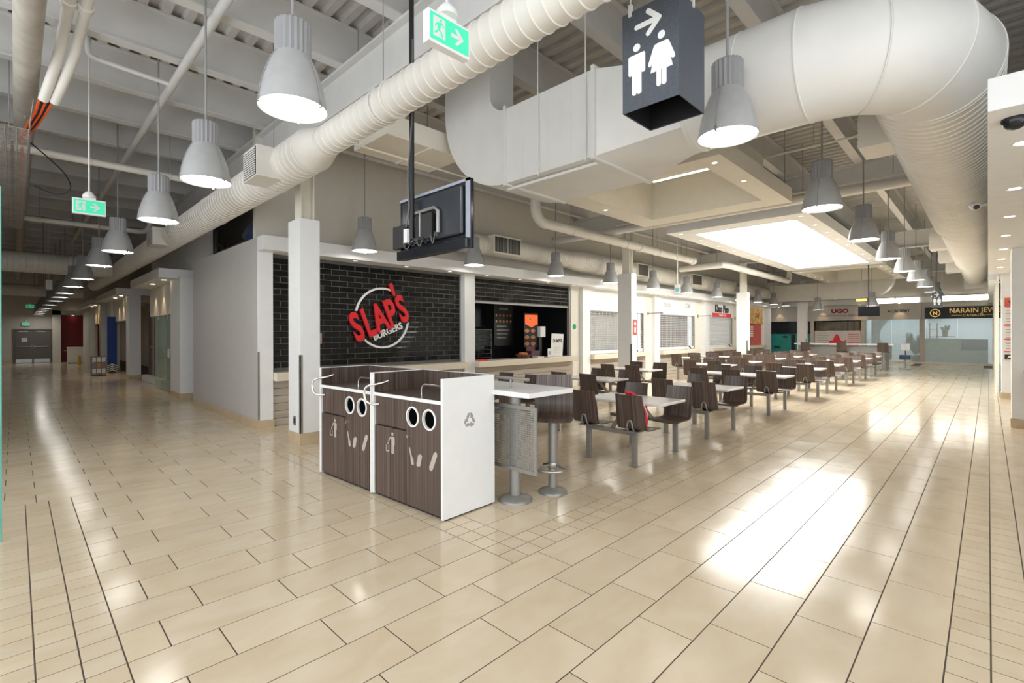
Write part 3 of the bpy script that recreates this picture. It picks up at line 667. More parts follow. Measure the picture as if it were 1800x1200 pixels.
# ------------------------------------------------------------------ left corridor
def warm_spot(loc, watts, parent):
    ld_ = bpy.data.lights.new('downlight_beam', 'SPOT'); ld_.energy = watts; ld_.color = (1.0, 0.72, 0.42); ld_.spot_size = 1.1; ld_.spot_blend = 0.4; ld_.shadow_soft_size = 0.03
    o = bpy.data.objects.new('downlight_beam', ld_); COL.objects.link(o); o.parent = parent
    off = ORG.get(parent.name, (0,0,0)); o.location = (loc[0]-off[0], loc[1]-off[1], loc[2]-off[2])
for x in (-9.0, -6.75, -5.0, -3.3): warm_spot((x, YE-0.33, 3.10), 14, we)
XE = -39.0
wc = struct('wall_corridor_end', B(XE-0.15, XE, -3.2, 4.6, 0, DZ), BEIGEW)
struct('wall_corridor_side', B(XE, -8.5, -2.5, -2.35, 0, DZ), GREYW)
struct('wall_corridor_rear', B(XE, -9.02, 4.6, 4.75, 0, DZ), BEIGEW)
struct('baseboard_corridor_end', B(XE, XE+0.015, -2.3, 1.45, 0, 0.14), TAN)
d1 = thing('door_1', 'grey double exit door with push bars at corridor end', 'door', (XE+0.05, 0.72, 0), None, 'structure')
B(XE, XE+0.07, -0.02, 1.45, 1.86, 1.93).build('frame_head', DOORG, d1); B(XE, XE+0.07, -0.09, -0.02, 0, 1.93).build('frame_jamb', DOORG, d1); B(XE, XE+0.07, 1.45, 1.52, 0, 1.93).build('frame_jamb', DOORG, d1)
for a, b in ((-0.01, 0.705), (0.715, 1.44)):
    lf = B(XE, XE+0.05, a, b, 0.01, 1.855).build('leaf', DOORG, d1, 0.003)
    B(XE+0.05, XE+0.06, a+0.03, b-0.03, 0.02, 0.22).build('kick_plate', METAL, lf); MB().tube([(XE+0.09, a+0.06, 0.93), (XE+0.09, b-0.06, 0.93)], 0.018, 8).build('push_bar', METAL, lf)
    B(XE+0.05, XE+0.08, a+0.15, b-0.2, 1.76, 1.80).build('door_closer', METAL, lf)
    for z in (0.9, 0.98): MB().cyl((XE+0.05, 0.71+(0.05 if a > 0 else -0.05), z), (XE+0.08, 0.71+(0.05 if a > 0 else -0.05), z), 0.02, 8).build('lock', METAL, lf)
B(XE+0.05, XE+0.055, 0.25, 0.48, 1.2, 1.42).build('notice', PAPER, d1)
def exit_sign(loc, label, rod, w=0.33, h=0.2, right=True):
    x, y, z = loc
    e = thing('exit_sign', label, 'exit sign', (x, y+w/2, z), 'hanging green exit signs')
    B(x-0.06, x, y, y+w, z, z+h).build('housing', WLAM, e, 0.004)
    B(x, x+0.004, y+0.012, y+w-0.012, z+0.018, z+h-0.018).build('green_face', GREEN, e)
    B(x+0.004, x+0.006, y+w*0.10, y+w*0.38, z+h*0.2, z+h*0.82).build('pale_doorway', SIGNW, e)
    mb = MB(); f = face_x(x+0.006); s_ = h; oy, oz = y+w*0.24, z+h*0.5
    def pp(*p): mb.prism([(oy+a*s_, oz+b*s_) for a, b in p], f, 0, 0.0015+0.00001*len(mb.v))
    mb.prism(circ(oy+0.05*s_, oz+0.24*s_, 0.045*s_, 10), f, 0, 0.002)
    pp((-0.04,0.16),(0.07,0.18),(0.02,-0.06),(-0.09,-0.05)); pp((-0.02,-0.05),(0.10,-0.12),(0.13,-0.27),(0.09,-0.27),(0.05,-0.15),(-0.06,-0.08)); pp((-0.07,-0.05),(-0.08,-0.17),(-0.19,-0.22),(-0.2,-0.18),(-0.12,-0.12)); pp((0.06,0.16),(0.15,0.06),(0.19,0.07),(0.09,0.2)); pp((-0.03,0.15),(-0.14,0.11),(-0.18,0.0),(-0.14,0.0),(-0.1,0.07))
    mb.build('running_figure', GREEN, e)
    ay, az = y+w*0.66, z+h*0.5; k = 1 if right else -1
    mb = MB(); mb.prism([(ay-0.22*h, az-0.06*h), (ay+0.1*h, az-0.06*h), (ay+0.1*h, az+0.06*h), (ay-0.22*h, az+0.06*h)], face_x(x+0.004), 0, 0.003)
    mb.prism([(ay+0.28*h*k, az), (ay+0.02*h, az+0.26*h), (ay-0.08*h, az+0.24*h), (ay+0.12*h, az), (ay-0.08*h, az-0.24*h), (ay+0.02*h, az-0.26*h)], face_x(x+0.004), 0, 0.003)
    mb.build('arrow', SIGNW, e)
    B(x-0.05, x-0.01, y+w*0.3, y+w*0.7, z+h, z+h+0.02).build('mount_plate', WLAM, e)
    MB().lathe([(0.03, 0.08), (0.07, 0.03), (0.07, 0.0)], (x-0.03, y+w/2, z+h+0.02), 16, True).build('canopy', WLAM, e)
    MB().cyl((x-0.03, y+w/2, z+h+0.08), (x-0.03, y+w/2, rod), 0.009, 8).build('stem', RODW, e)
exit_sign((-2.44, 1.77, 3.40), 'large hanging green exit sign in front of the near spiral duct', DZ)
exit_sign((-8.3, 0.51, 3.15), 'hanging green exit sign over the corridor beside the left lamps', DZ)
exit_sign((-37.2, 0.40, 3.05), 'tiny green exit sign hanging above the far double door', DZ)
exit_sign((XE+0.08, 0.25, 2.1), 'dim green exit sign on the wall right over the double door', 2.4)
# red shop at the corridor end
rs = thing('shop_portal', 'white framed opening with a deep red wall at corridor end', 'portal', (-38.5, 2.3, 0), None, 'structure')
B(-38.6, -38.3, 1.5, 1.85, 0, 3.0).build('jamb', CREAM, rs); B(-38.6, -38.3, 1.5, 3.2, 2.75, 3.0).build('head', CREAM, rs); B(-38.95, -38.9, 1.85, 4.6, 0, 2.75).build('red_wall', REDW, rs)
MB().disc((-38.7, 2.4, 2.74), 0.06, 12, False).build('downlight_lens', DOWN, rs)
kb = thing('kiosk_cabinet', 'pale cabinet standing before the deep red wall', 'cabinet', (-36.8, 2.35, 0)); B(-37.2, -36.5, 2.05, 2.7, 0.03, 0.85).build('body', CREAM, kb, 0.01); B(-37.22, -36.48, 2.03, 2.72, 0.85, 0.9).build('top', WHITE, kb); B(-37.2, -36.5, 2.08, 2.68, 0.0, 0.03).build('plinth', BLACK, kb); MB().tube([(-36.9, 2.05, 0.7), (-36.9, 1.9, 0.72), (-36.6, 1.9, 0.72), (-36.6, 2.05, 0.7)], 0.015, 6).build('handle', METAL, kb)
pw = struct('wall_corridor_panel', B(-34.0, -30.3, 2.5, 2.65, 0, 2.9), CREAM)
yp = thing('safety_post', 'low yellow safety post at the pale wall corner', 'post', (-34.0, 2.35, 0)); MB().cyl((-34.1, 2.36, 0.02), (-34.1, 2.36, 0.5), 0.06, 12).build('post', YELL, yp); MB().lathe([(0.11, 0.0), (0.1, 0.02)], (-34.1, 2.36, 0), 12, True).build('foot', YELL, yp)
# portals along the corridor
def portal(x0, x1, label, k):
    p = thing('shop_portal', label, 'portal', ((x0+x1)/2, 2.9, 0), 'white shop portals', 'structure')
    B(x0, x1, 2.485, 4.6, 3.02, 3.25).build('soffit', WHITE, p, 0.004)
    for i in range(2):
        xx = x1 - 0.7 - i*1.5
        if xx > x0+0.2: MB().disc((xx, 2.72, 3.017), 0.055, 12, False).build('downlight_lens', DOWN, p)
    B(x1-0.72, x1+0.35 if k == 0 else x1, 2.86, 3.2, 0.13, 3.02).build('pilaster', WHITE, p, 0.004); B(x1-0.73, x1+0.36 if k == 0 else x1+0.01, 2.85, 3.21, 0, 0.13).build('pilaster_base', TAN, p)
    if k: B(x0, x0+0.9, 2.9, 3.2, 0.13, 3.02).build('pilaster', CREAM, p); B(x0-0.01, x0+0.91, 2.89, 3.21, 0, 0.13).build('pilaster_base', TAN, p)
    B(x0 if not k else x0+0.9, x1-0.72, 2.98, 3.13, 2.15, 3.02).build('header_board', CREAM, p)
    for i in range(3): warm_spot((x1-1.1-i*1.1, 2.80, 2.99), 14, p)
    return p
portal(-18.9, -14.66, 'white shop portal with downlights and green glass door', 0)
portal(-28.0, -22.0, 'white shop portal beside the blue panel down the corridor', 1)
portal(-36.2, -30.2, 'farthest white shop portal before the red wall', 2)
struct('wall_corridor_upper', B(-20.0, -13.1, 3.2, 3.3, 3.25, DZ), WHITE)
gd = thing('glass_door', 'green tinted glass shop door with a small lock at the corridor', 'door', (-16.6, 2.98, 0.0))
B(-18.0, -16.0, 2.965, 2.977, 0.02, 2.12).build('glass_leaf', GLASSG, gd); MB().cyl((-16.9, 2.95, 1.1), (-16.9, 2.99, 1.1), 0.03, 10).build('lock', METAL, gd)
for x in (-17.6, -16.4): B(x-0.05, x+0.05, 2.955, 2.985, 2.02, 2.14).build('clamp', METAL, gd)
B(-16.25, -16.05, 2.955, 2.964, 0.95, 1.2).build('notice', PAPER, gd)
fr = thing('wooden_shopfront', 'dark brown wood shopfront with glass behind the corridor glass door', 'shopfront', (-18.6, 3.2, 0), None)
for x in (-20.9, -19.9, -19.3, -18.1): B(x, x+0.14, 3.25, 3.4, 0.2, 2.4).build('post', BROWN, fr)
B(-20.9, -18.0, 3.28, 3.36, 1.15, 1.2).build('cross_bar', METAL, fr); B(-20.9, -18.0, 3.3, 3.31, 0.2, 2.4).build('glass_pane', GLASS, fr)
pf = thing('window_platform', 'low white display platform behind the corridor glass', 'platform', (-18.6, 3.0, 0)); B(-21.2, -18.0, 3.1, 4.2, 0.0, 0.2).build('deck', WHITE, pf, 0.01); B(-18.6, -18.0, 3.6, 4.2, 0.2, 0.34).build('step', WHITE, pf, 0.01)
rk = thing('tyre_rack', 'dark rack with three black round goods and pale shelves', 'rack', (-18.5, 3.9, 0.2))
B(-19.2, -18.2, 4.2, 4.3, 0.34, 2.3).build('back_panel', BROWN, rk)
for k, z in enumerate((0.72, 1.25, 1.85)):
    B(-19.2, -18.2, 3.85, 4.2, z-0.3, z-0.27).build('shelf_board', PAPER, rk); MB().tube([(-18.7+0.2*math.cos(a), 4.0, z+0.2*math.sin(a)) for a in [i*PI/8 for i in range(16)]], 0.07, 8, loop=True, caps=False).build('round_good', BLACK, rk)
bp_ = thing('blue_banner', 'tall blue banner panel with chevron base beside corridor shop', 'banner', (-26.3, 2.95, 0)); B(-26.45, -26.4, 2.7, 3.02, 0.35, 2.35).build('panel', BLUE, bp_)
for k in range(4): MB().prism([(2.7, 0.02+k*0.08), (2.86, 0.1+k*0.08), (3.02, 0.02+k*0.08), (3.02, 0.06+k*0.08), (2.86, 0.14+k*0.08), (2.7, 0.06+k*0.08)], face_x(-26.4), 0, 0.006).build('white_chevron', LWHITE, bp_)
B(-26.45, -26.4, 2.7, 3.02, 0.0, 0.35).build('chevron_panel', BLACK, bp_)
mr_ = thing('magazine_rack', 'low rack of printed cards beside the blue banner', 'rack', (-24.8, 2.27, 0)); B(-25.0, -24.7, 2.05, 2.5, 0.03, 0.75).build('body', mat('grey_rack', (0.20, 0.18, 0.17), 0.5, var=0.4), mr_)
for i in range(3):
    for j in range(3): MB().prism([(2.08+i*0.14, 0.1+j*0.22), (2.19+i*0.14, 0.1+j*0.22), (2.19+i*0.14, 0.28+j*0.22), (2.08+i*0.14, 0.28+j*0.22)], face_x(-24.7), 0, 0.01).build('card', [PAPER, mat('grey_card', (0.25, 0.22, 0.22), 0.5), PAPER, FOOD][(i*2+j) % 4], mr_)
B(-25.0, -24.7, 2.06, 2.49, 0.0, 0.03).build('foot', BLACK, mr_)
gp = thing('glass_partition', 'frameless glass partition edge at the left frame edge', 'partition', (-5.42, -0.6, 0)); B(-5.47, -5.458, -1.5, -0.082, 0.0, 2.75).build('pane', GLASS, gp); B(-5.474, -5.454, -0.084, -0.074, 0.0, 2.75).build('polished_edge', GEDGE, gp)

# ------------------------------------------------------------------ ducts
def spiral(p0, p1, r, pitch=0.1, n=36, ridge=0.008):
    """a round duct with raised seams between two points on an axis"""
    p0 = Vector(p0); p1 = Vector(p1); L_ = (p1-p0).length; d = (p1-p0)/L_
    up = Vector((0,0,1)); a = d.cross(up).normalized(); b = a.cross(d)
    prof = [(0, r)]; t = pitch/2
    while t < L_-0.02:
        prof += [(t-0.009, r), (t-0.004, r+ridge), (t+0.004, r+ridge), (t+0.009, r)]; t += pitch
    prof.append((L_, r))
    return MB().rings([[p0 + d*tt + (a*math.cos(2*PI*j/n)+b*math.sin(2*PI*j/n))*rr for j in range(n)] for tt, rr in prof])
def plain(p0, p1, r0, r1=None, n=36): return MB().cyl(p0, p1, r0, n, r1)
d = thing('spiral_duct', 'long pale spiral duct slanting from top centre down the left corridor', 'duct', (-9, 2.45, 3.5))
spiral((2.2, 2.45, 3.76), (-5.3, 2.45, 3.76), 0.156, 0.115).build('narrow_run', DUCT, d)
plain((-5.3, 2.45, 3.76), (-5.65, 2.45, 3.76), 0.165, 0.25).build('reducer', DUCT, d)
spiral((-5.65, 2.45, 3.76), (-28.0, 2.45, 3.76), 0.24, 0.13).build('wide_run', DUCT, d)
for x in (0.4, -0.55, -3.9): MB().tube([(x, 2.45+0.163*math.cos(a), 3.76+0.163*math.sin(a)) for a in [i*PI/12 for i in range(24)]], 0.012, 6, loop=True, caps=False).build('joint_band', DUCT, d)
for x in (-1.2, -4.1, -6.9, -9.7):
    rr = 0.165 if x > -5 else 0.25
    MB().tube([(x, 2.45+rr*math.cos(a), 3.76+rr*math.sin(a)) for a in [i*PI/10 for i in range(20)]], 0.008, 5, loop=True, caps=False).build('hanger_strap', RODW, d); MB().cyl((x, 2.45, 3.76+rr), (x, 2.45, DZ), 0.006, 6).build('hanger_rod', ROD, d)
for xa, xb in ((-6.85, -6.35), (-13.4, -12.8)):
    bx_ = B(xa, xb, 2.06, 2.4, 3.54, 3.92).build('outlet_box', DUCT, d, 0.004)
    for k in range(12): B(xa+0.04, xb-0.04, 2.045, 2.06, 3.565+k*0.028, 3.579+k*0.028).build('grille_blade', GALV, bx_)
    B(xa+0.03, xb-0.03, 2.057, 2.062, 3.56, 3.90).build('grille_back', BLACK, bx_)
# trunk duct: rectangular riser elbow, box, transition, round elbow, long run
d = thing('trunk_duct', 'huge pale trunk duct from square box to round elbow at top', 'duct', (-1.5, 4.7, 3.4))
YF, YB, ZB, ZT = 4.12, 5.24, 3.40, 4.29
B(-4.13, -2.86, YF, YB, ZB, ZT).build('square_section', GALV, d)
for x in (-4.13, -2.86):
    mb = MB(); w_ = 0.018
    mb.box(x-w_, x+w_, YF-0.03, YF-0.001, ZB, ZT); mb.box(x-w_, x+w_, YF-0.03, YB+0.03, ZB-0.03, ZB-0.001); mb.box(x-w_, x+w_, YF-0.03, YB+0.03, ZT+0.001, ZT+0.03); mb.box(x-w_, x+w_, YB+0.001, YB+0.03, ZB, ZT)
    mb.build('flange', GALV, d)
for x in (-3.85, -3.55, -3.45, -3.15): B(x-0.006, x+0.006, YF-0.006, YF-0.0005, ZB, ZT).build('cross_seam', GALV, d)
n = 14; ro_, ri_ = 1.17, 0.28; cx_, cz_ = -4.13, ZB+ro_
rr = []
for i in range(n+1):
    a = -PI/2 - (PI/2)*i/n; c_, s_ = math.cos(a), math.sin(a)
    rr.append([(cx_+ro_*c_, YF, cz_+ro_*s_), (cx_+ro_*c_, YB, cz_+ro_*s_), (cx_+ri_*c_, YB, cz_+ri_*s_), (cx_+ri_*c_, YF, cz_+ri_*s_)])
MB().rings(rr).build('riser_elbow', GALV, d)
B(cx_-ro_, cx_-ri_, YF, YF+0.42, cz_, DZ).build('riser', GALV, d)
RT, YT_, ZC = 0.454, 4.68, 3.845
rr = []
for k, x in ((0, -2.86), (1, -2.05)):
    ring = []
    for j in range(40):
        a = 2*PI*j/40 + PI/4
        if k == 0:
            c_, s_ = math.cos(a), math.sin(a); mx = max(abs(c_), abs(s_)); ring.append((x, YT_+0.56*c_/mx, ZC+0.445*s_/mx))
        else: ring.append((x, YT_+RT*math.cos(a), ZC+RT*math.sin(a)))
    rr.append(ring)
MB().rings(rr).build('square_to_round', GALV, d)
XR, ER = -0.34, 0.74
plain((-2.05, YT_, ZC), (XR-ER, YT_, ZC), RT, n=48).build('round_section', GALV, d)
for x in (-2.0, -1.55): MB().tube([(x, YT_+RT*math.cos(a), ZC+RT*math.sin(a)) for a in [i*PI/20 for i in range(40)]], 0.007, 6, loop=True, caps=False).build('seam_ring', GALV, d)
rr = []; NG = 3
for i in range(NG*2+1):
    a = (PI/2)*i/(NG*2); 
    # gored elbow: rings cut on the mitre planes
    cx2, cy2 = XR-ER, YT_+ER
    px, py = cx2+ER*math.sin(a), cy2-ER*math.cos(a); nx, ny = math.sin(a), -math.cos(a)
    if i % 2 == 0: rr.append([(px+RT*nx*math.cos(2*PI*j/48), py+RT*ny*math.cos(2*PI*j/48), ZC+RT*math.sin(2*PI*j/48)) for j in range(48)])
el = MB().rings(rr, caps=False).build('round_elbow', GALV, d)
for r_ in rr: MB().tube(r_, 0.008, 5, loop=True, caps=False).build('seam_ring', GALV, d)
spiral((XR, YT_+ER, ZC), (XR, 13.0, ZC), RT, 0.13, 44).build('spiral_run', DUCT, d)
plain((XR, 13.0, ZC), (XR, 13.4, ZC), RT+0.01, RT-0.04, 44).build('reducer', DUCT, d)
spiral((XR, 13.4, ZC), (XR, 20.0, ZC), RT-0.045, 0.13, 40).build('spiral_run', DUCT, d)
plain((XR, 20.0, ZC), (XR, 20.4, ZC), RT-0.035, RT-0.1, 40).build('reducer', DUCT, d)
spiral((XR, 20.4, ZC), (XR, 26.5, ZC), RT-0.1, 0.13, 36).build('spiral_run', DUCT, d)
B(XR-0.35, XR+0.35, 26.5, 27.0, ZC-0.5, ZC+0.3).build('end_box', DUCT, d)
for y in (6.5, 15.6, 18.6, 22.0):
    bx_ = B(-1.02, -0.6, y, y+0.5, ZC-0.22, ZC+0.16).build('outlet_box', DUCT, d)
    for k in range(8): B(-1.035, -1.02, y+0.03, y+0.47, ZC-0.19+k*0.042, ZC-0.17+k*0.042).build('grille_blade', GALV, bx_)
for y in (7.0, 10.0, 14.0, 18.0): MB().cyl((XR, y, ZC+RT), (XR, y, DZ), 0.008, 6).build('hanger_rod', ROD, d)
for x, y in ((-3.6, YF-0.02), (-2.95, YF-0.02)): MB().cyl((x, y, ZB-0.03), (x, y, DZ), 0.007, 6).build('hanger_rod', RODW, d)
B(-4.2, -2.9, YF+0.1, YF+0.14, ZB-0.05, ZB-0.02).build('support_channel', RODW, d)
# storefront spiral duct
d = thing('spiral_duct', 'spiral duct with square registers running above the stall fascia', 'duct', (-8.72, 15, 3.5))
spiral((-8.72, 6.6, 3.74), (-8.72, 11.2, 3.74), 0.235, 0.11, 30).build('narrow_run', DUCT, d)
plain((-8.72, 11.2, 3.74), (-8.72, 11.7, 3.74), 0.24, 0.30, 30).build('reducer', DUCT, d)
spiral((-8.72, 11.7, 3.74), (-8.72, 29.3, 3.74), 0.30, 0.13, 30).build('wide_run', DUCT, d)
B(-9.0, -8.45, 6.1, 6.6, 3.5, 3.98).build('end_box', DUCT, d)
for ya, yb in ((7.95, 8.9), (14.6, 15.3), (18.8, 19.7), (23.5, 24.2)):
    bx_ = B(-8.7, -8.38, ya, yb, 3.52, 3.96).build('register_box', CREAM, d, 0.004)
    B(-8.38, -8.375, ya+0.04, (ya+yb)/2-0.015, 3.56, 3.92).build('grille_back', BLACK, bx_); B(-8.38, -8.375, (ya+yb)/2+0.015, yb-0.04, 3.56, 3.92).build('grille_back', BLACK, bx_)
    for k in range(18):
        yy = ya+0.05+(yb-ya-0.1)*k/17; B(-8.377, -8.365, yy-0.006, yy+0.006, 3.56, 3.92).build('grille_blade', METALP, bx_)
d = thing('cross_duct', 'flat rectangular duct with curved end crossing before far shops', 'duct', (-6, 29.3, 3.3))
B(-8.6, -4.2, 29.0, 29.7, 3.30, 4.15).build('flat_run', DUCT, d)
rr = []
for i in range(11):
    a = -PI/2 + (PI/2)*i/10; c_, s_ = math.cos(a), math.sin(a)
    rr.append([(-4.2+1.05*c_, 29.0, 4.35+1.05*s_), (-4.2+1.05*c_, 29.7, 4.35+1.05*s_), (-4.2+0.2*c_, 29.7, 4.35+0.2*s_), (-4.2+0.2*c_, 29.0, 4.35+0.2*s_)])
MB().rings(rr).build('curved_end', DUCT, d)
for x in (-7.6, -6.6, -5.6, -4.7): B(x-0.015, x+0.015, 28.98, 29.72, 3.28, 4.17).build('seam', DUCT, d)
for X, R_, z, nm in ((-20.4, 0.30, 3.75, 'nearer'), (-30.0, 0.26, 3.55, 'farther')):
    d = thing('spiral_duct', 'the %s plain duct crossing the dark corridor ceiling' % nm, 'duct', (X, 0, z-R_)); spiral((X, -2.3, z), (X, 2.2, z), R_, 0.13, 26).build('run', DUCT, d); MB().cyl((X, 0.6, z+R_), (X, 0.6, DZ), 0.01, 6).build('hanger_rod', ROD, d)

# ------------------------------------------------------------------ pipes and cables overhead
def pipe(name, label, pts, r, mt, hang=(), couple=(), top=DZ, cat='pipe'):
    p = thing(name, label, cat, tuple(pts[0]))
    MB().tube(pts, r, 14).build('run', mt, p)
    for h in hang:
        v = Vector(h); MB().cyl(v, (v.x, v.y, top), 0.006, 6).build('hanger_rod', ROD, p)
        MB().tube([(v.x+(r+0.006)*math.cos(a), v.y, v.z+(r+0.006)*math.sin(a)) for a in [i*PI/8 for i in range(16)]], 0.008, 5, loop=True, caps=False).build('hanger_ring', RODW, p)
    for c_ in couple:
        a_, b_ = Vector(c_[0]), Vector(c_[1]); MB().cyl(a_, b_, r+0.018, 14).build('coupling', mt, p)
    return p
def bend(c, r, a0, a1, plane, n=8):
    out = []
    for i in range(n+1):
        a = a0+(a1-a0)*i/n; u_, v_ = r*math.cos(a), r*math.sin(a)
        out.append((c[0]+u_, c[1], c[2]+v_) if plane == 'XZ' else ((c[0], c[1]+u_, c[2]+v_) if plane == 'YZ' else (c[0]+u_, c[1]+v_, c[2])))
    return out
pipe('drain_pipe', 'thick white drain pipe running above tables from a bend to a capped end', [(-7.05, 7.95, DZ)] + bend((-7.05, 8.25, 4.35), 0.3, PI, 1.5*PI, 'YZ') + [(-7.05, 15.7, 4.02)], 0.115, DUCT, [(-7.05, y, 4.03) for y in (9.2, 11.6, 13.4, 15.0)], [((-7.05, 15.7, 4.02), (-7.05, 15.9, 4.02)), ((-7.05, 12.3, 4.03), (-7.05, 12.42, 4.03))])
pipe('drain_pipe', 'second thick white drain pipe farther along the stall row', [(-8.0, 16.9, 3.92), (-6.5, 17.0, 3.94), (-6.45, 17.2, 3.94), (-6.45, 24.3, 3.92)] + bend((-6.45, 24.3, 4.22), 0.3, 1.5*PI, 2*PI, 'YZ') + [(-6.45, 24.6, DZ)], 0.11, DUCT, [(-6.45, y, 3.93) for y in (18.4, 20, 21.6, 23.2)])
pipe('sprinkler_pipe', 'long horizontal pipe crossing over the tables between the ceiling trays', [(-9.0, 10.95, 4.25), (-0.82, 10.95, 4.25)], 0.085, DUCT)
pipe('conduit_pipe', 'thin conduit above the crossing pipe between the ceiling trays', [(-6.9, 10.92, 4.385), (-0.75, 10.92, 4.385)], 0.02, CREAM, [(-4, 10.92, 4.385), (-1.2, 10.92, 4.385)])
pipe('conduit_pipe', 'thin conduit running over joists beside the round elbow', [(-5.0, 9.9, 4.9), (0.4, 9.9, 4.9)], 0.02, CREAM, [(-2.2, 9.9, 4.9)])
pipe('sprinkler_pipe', 'thick weathered pipe running along the corridor at top left', [(-3.0, 0.10, 4.72), (-38, 0.10, 4.72)], 0.115, RUSTP, [(-9.5, 0.1, 4.72)])
pipe('sprinkler_pipe', 'grey sloping pipe crossing under the joists behind first lamps', [(-4.0, 1.5, 4.96), (-24, 1.45, 4.96)], 0.05, STEEL)
pipe('sprinkler_pipe', 'nearer pale pipe spanning the corridor below the joists', [(-10.75, -2.3, 4.5), (-10.75, 2.6, 4.5)], 0.06, DUCT, [(-10.75, 0.9, 4.5), (-10.75, 2.0, 4.5)])
pipe('sprinkler_pipe', 'farther pale pipe spanning the corridor behind the hanging exit sign', [(-15.9, -2.3, 4.3), (-15.9, 2.3, 4.3)] + bend((-15.9, 2.3, 4.5), 0.2, 1.5*PI, 2*PI, 'YZ') + [(-15.9, 2.5, DZ)], 0.06, DUCT, [(-15.9, 0.4, 4.3)])
pipe('sprinkler_pipe', 'short white pipe with elbow tucked beside the corridor joists', [(-7.75, 0.62, 5.5), (-7.75, 0.62, 5.06)] + smooth([(-7.75, 0.625, 5.0), (-7.755, 0.65, 4.97), (-7.76, 0.70, 4.96)], 3) + [(-7.85, 1.45, 4.96)], 0.03, RODW)
for k, (dx, lab) in enumerate(((0.0, 'left'), (0.16, 'right'))):
    pipe('conduit_pipe', '%s one of two bent white conduits at top left' % lab, [(-3.5, 0.38+dx, 4.92)] + smooth([(-7.0, 0.38+dx*0.8, 4.92), (-7.25, 0.375+dx*0.8, 4.91), (-7.5, 0.36+dx*0.8, 4.83), (-7.8, 0.30+dx*0.7, 4.6), (-8.05, 0.24+dx*0.6, 4.4)], 4), 0.05, DUCT, (), [((-6.5, 0.38+dx*0.8, 4.92), (-6.6, 0.38+dx*0.8, 4.92))])
cb = thing('cable_bundle', 'orange and black cables leaving the conduits into the mesh basket', 'cables', (-8.1, 0.28, 4.2))
for k in range(5): MB().tube([(-8.0, 0.22+0.03*k, 4.44), (-8.25, 0.18+0.02*k, 4.30), (-8.5, 0.12+0.02*k, 4.22), (-9.2, 0.05, 4.2-0.01*k)], 0.016, 6).build('cable', CABLEO if k % 2 == 0 else BLACK, cb)
bk = thing('cable_basket', 'rusty wire mesh cable basket at the upper left edge', 'cable basket', (-11, -0.02, 4.0))
mb = MB(); x = -8.2
while x > -16:
    mb.tube([(x, -0.3, 4.42), (x, -0.28, 4.05), (x, 0.12, 4.05), (x, 0.16, 4.42)], 0.006, 4); x -= 0.06
for (y, z) in ((-0.3, 4.42), (-0.3, 4.3), (-0.29, 4.18), (-0.28, 4.05), (-0.18, 4.05), (-0.08, 4.05), (0.02, 4.05), (0.12, 4.05), (0.13, 4.18), (0.145, 4.3), (0.16, 4.42)): mb.tube([(-8.2, y, z), (-16, y, z)], 0.007, 4)
o = mb.build('wire_mesh', mat('rusty_wire', (0.36, 0.34, 0.31), 0.6, var=0.2), bk); o['kind'] = 'stuff'
for k in range(4): MB().tube([(-8.6-0.2*k, -0.2+0.09*k, 4.09), (-12, -0.2+0.09*k, 4.08), (-15.8, -0.2+0.09*k, 4.09)], 0.018, 6).build('laid_cable', [BLACK, RUSTP, BLACK, CABLEO][k], bk)
MB().tube(smooth([(-9.6, 0.15, 4.3), (-9.9, 0.5, 4.05), (-10.1, 0.6, 3.85), (-10.2, 0.45, 3.75), (-10.3, 0.2, 3.85)]), 0.009, 6).build('loose_cable', BLACK, bk)
for x in (-9, -12.5): MB().cyl((x, -0.05, 4.05), (x, -0.05, DZ), 0.006, 6).build('hanger_rod', ROD, bk)
jb = thing('junction_box', 'white emergency light box fixed up among the top left joists', 'box', (-5.4, 0.95, 4.95)); B(-5.55, -5.3, 0.85, 1.1, 4.85, 5.02).build('housing', RODW, jb, 0.006)
MB().cyl((-5.42, 0.95, 5.02), (-5.42, 0.95, DZ), 0.012, 6).build('stem', RODW, jb); MB().tube(smooth([(-5.3, 1.0, 4.95), (-4.9, 1.3, 4.93), (-4.5, 1.9, 4.98), (-4.2, 2.6, 5.0)]), 0.012, 6).build('flexible_cable', RODW, jb)
pn = thing('hanging_speaker', 'small white speaker box hanging over the corridor floor', 'speaker', (-21.5, 0.75, 3.2)); B(-21.6, -21.4, 0.68, 0.84, 3.05, 3.35).build('box', RODW, pn, 0.006); MB().cyl((-21.5, 0.76, 3.35), (-21.5, 0.76, DZ), 0.01, 6).build('stem', RODW, pn)
dp = thing('roof_pipe_stack', 'black bent pipe rising behind the grey corner wall', 'pipe', (-12.0, 3.12, 3.25)); MB().tube([(-12.2, 3.12, 3.0), (-12.2, 3.12, 3.9)], 0.07, 10).build('stack', BLACK, dp); MB().tube([(-12.2, 3.12, 3.55), (-12.0, 3.12, 3.58), (-11.75, 3.12, 3.5), (-11.7, 3.12, 3.38)], 0.04, 8).build('bend', BLACK, dp)
pf_ = thing('stored_goods', 'dark wrapped bundle stored above the grey corner wall', 'bundle', (-10.2, 3.5, 3.25)); MB().lathe([(0.6, 0.0), (0.72, 0.2), (0.62, 0.42), (0.3, 0.56), (0.01, 0.6)], (-10.1, 3.75, 3.29), 10, True).build('wrap', NAVY, pf_); B(-11.2, -9.3, 2.9, 4.4, 3.25, 3.29).build('shelf_board', BLACK, pf_)

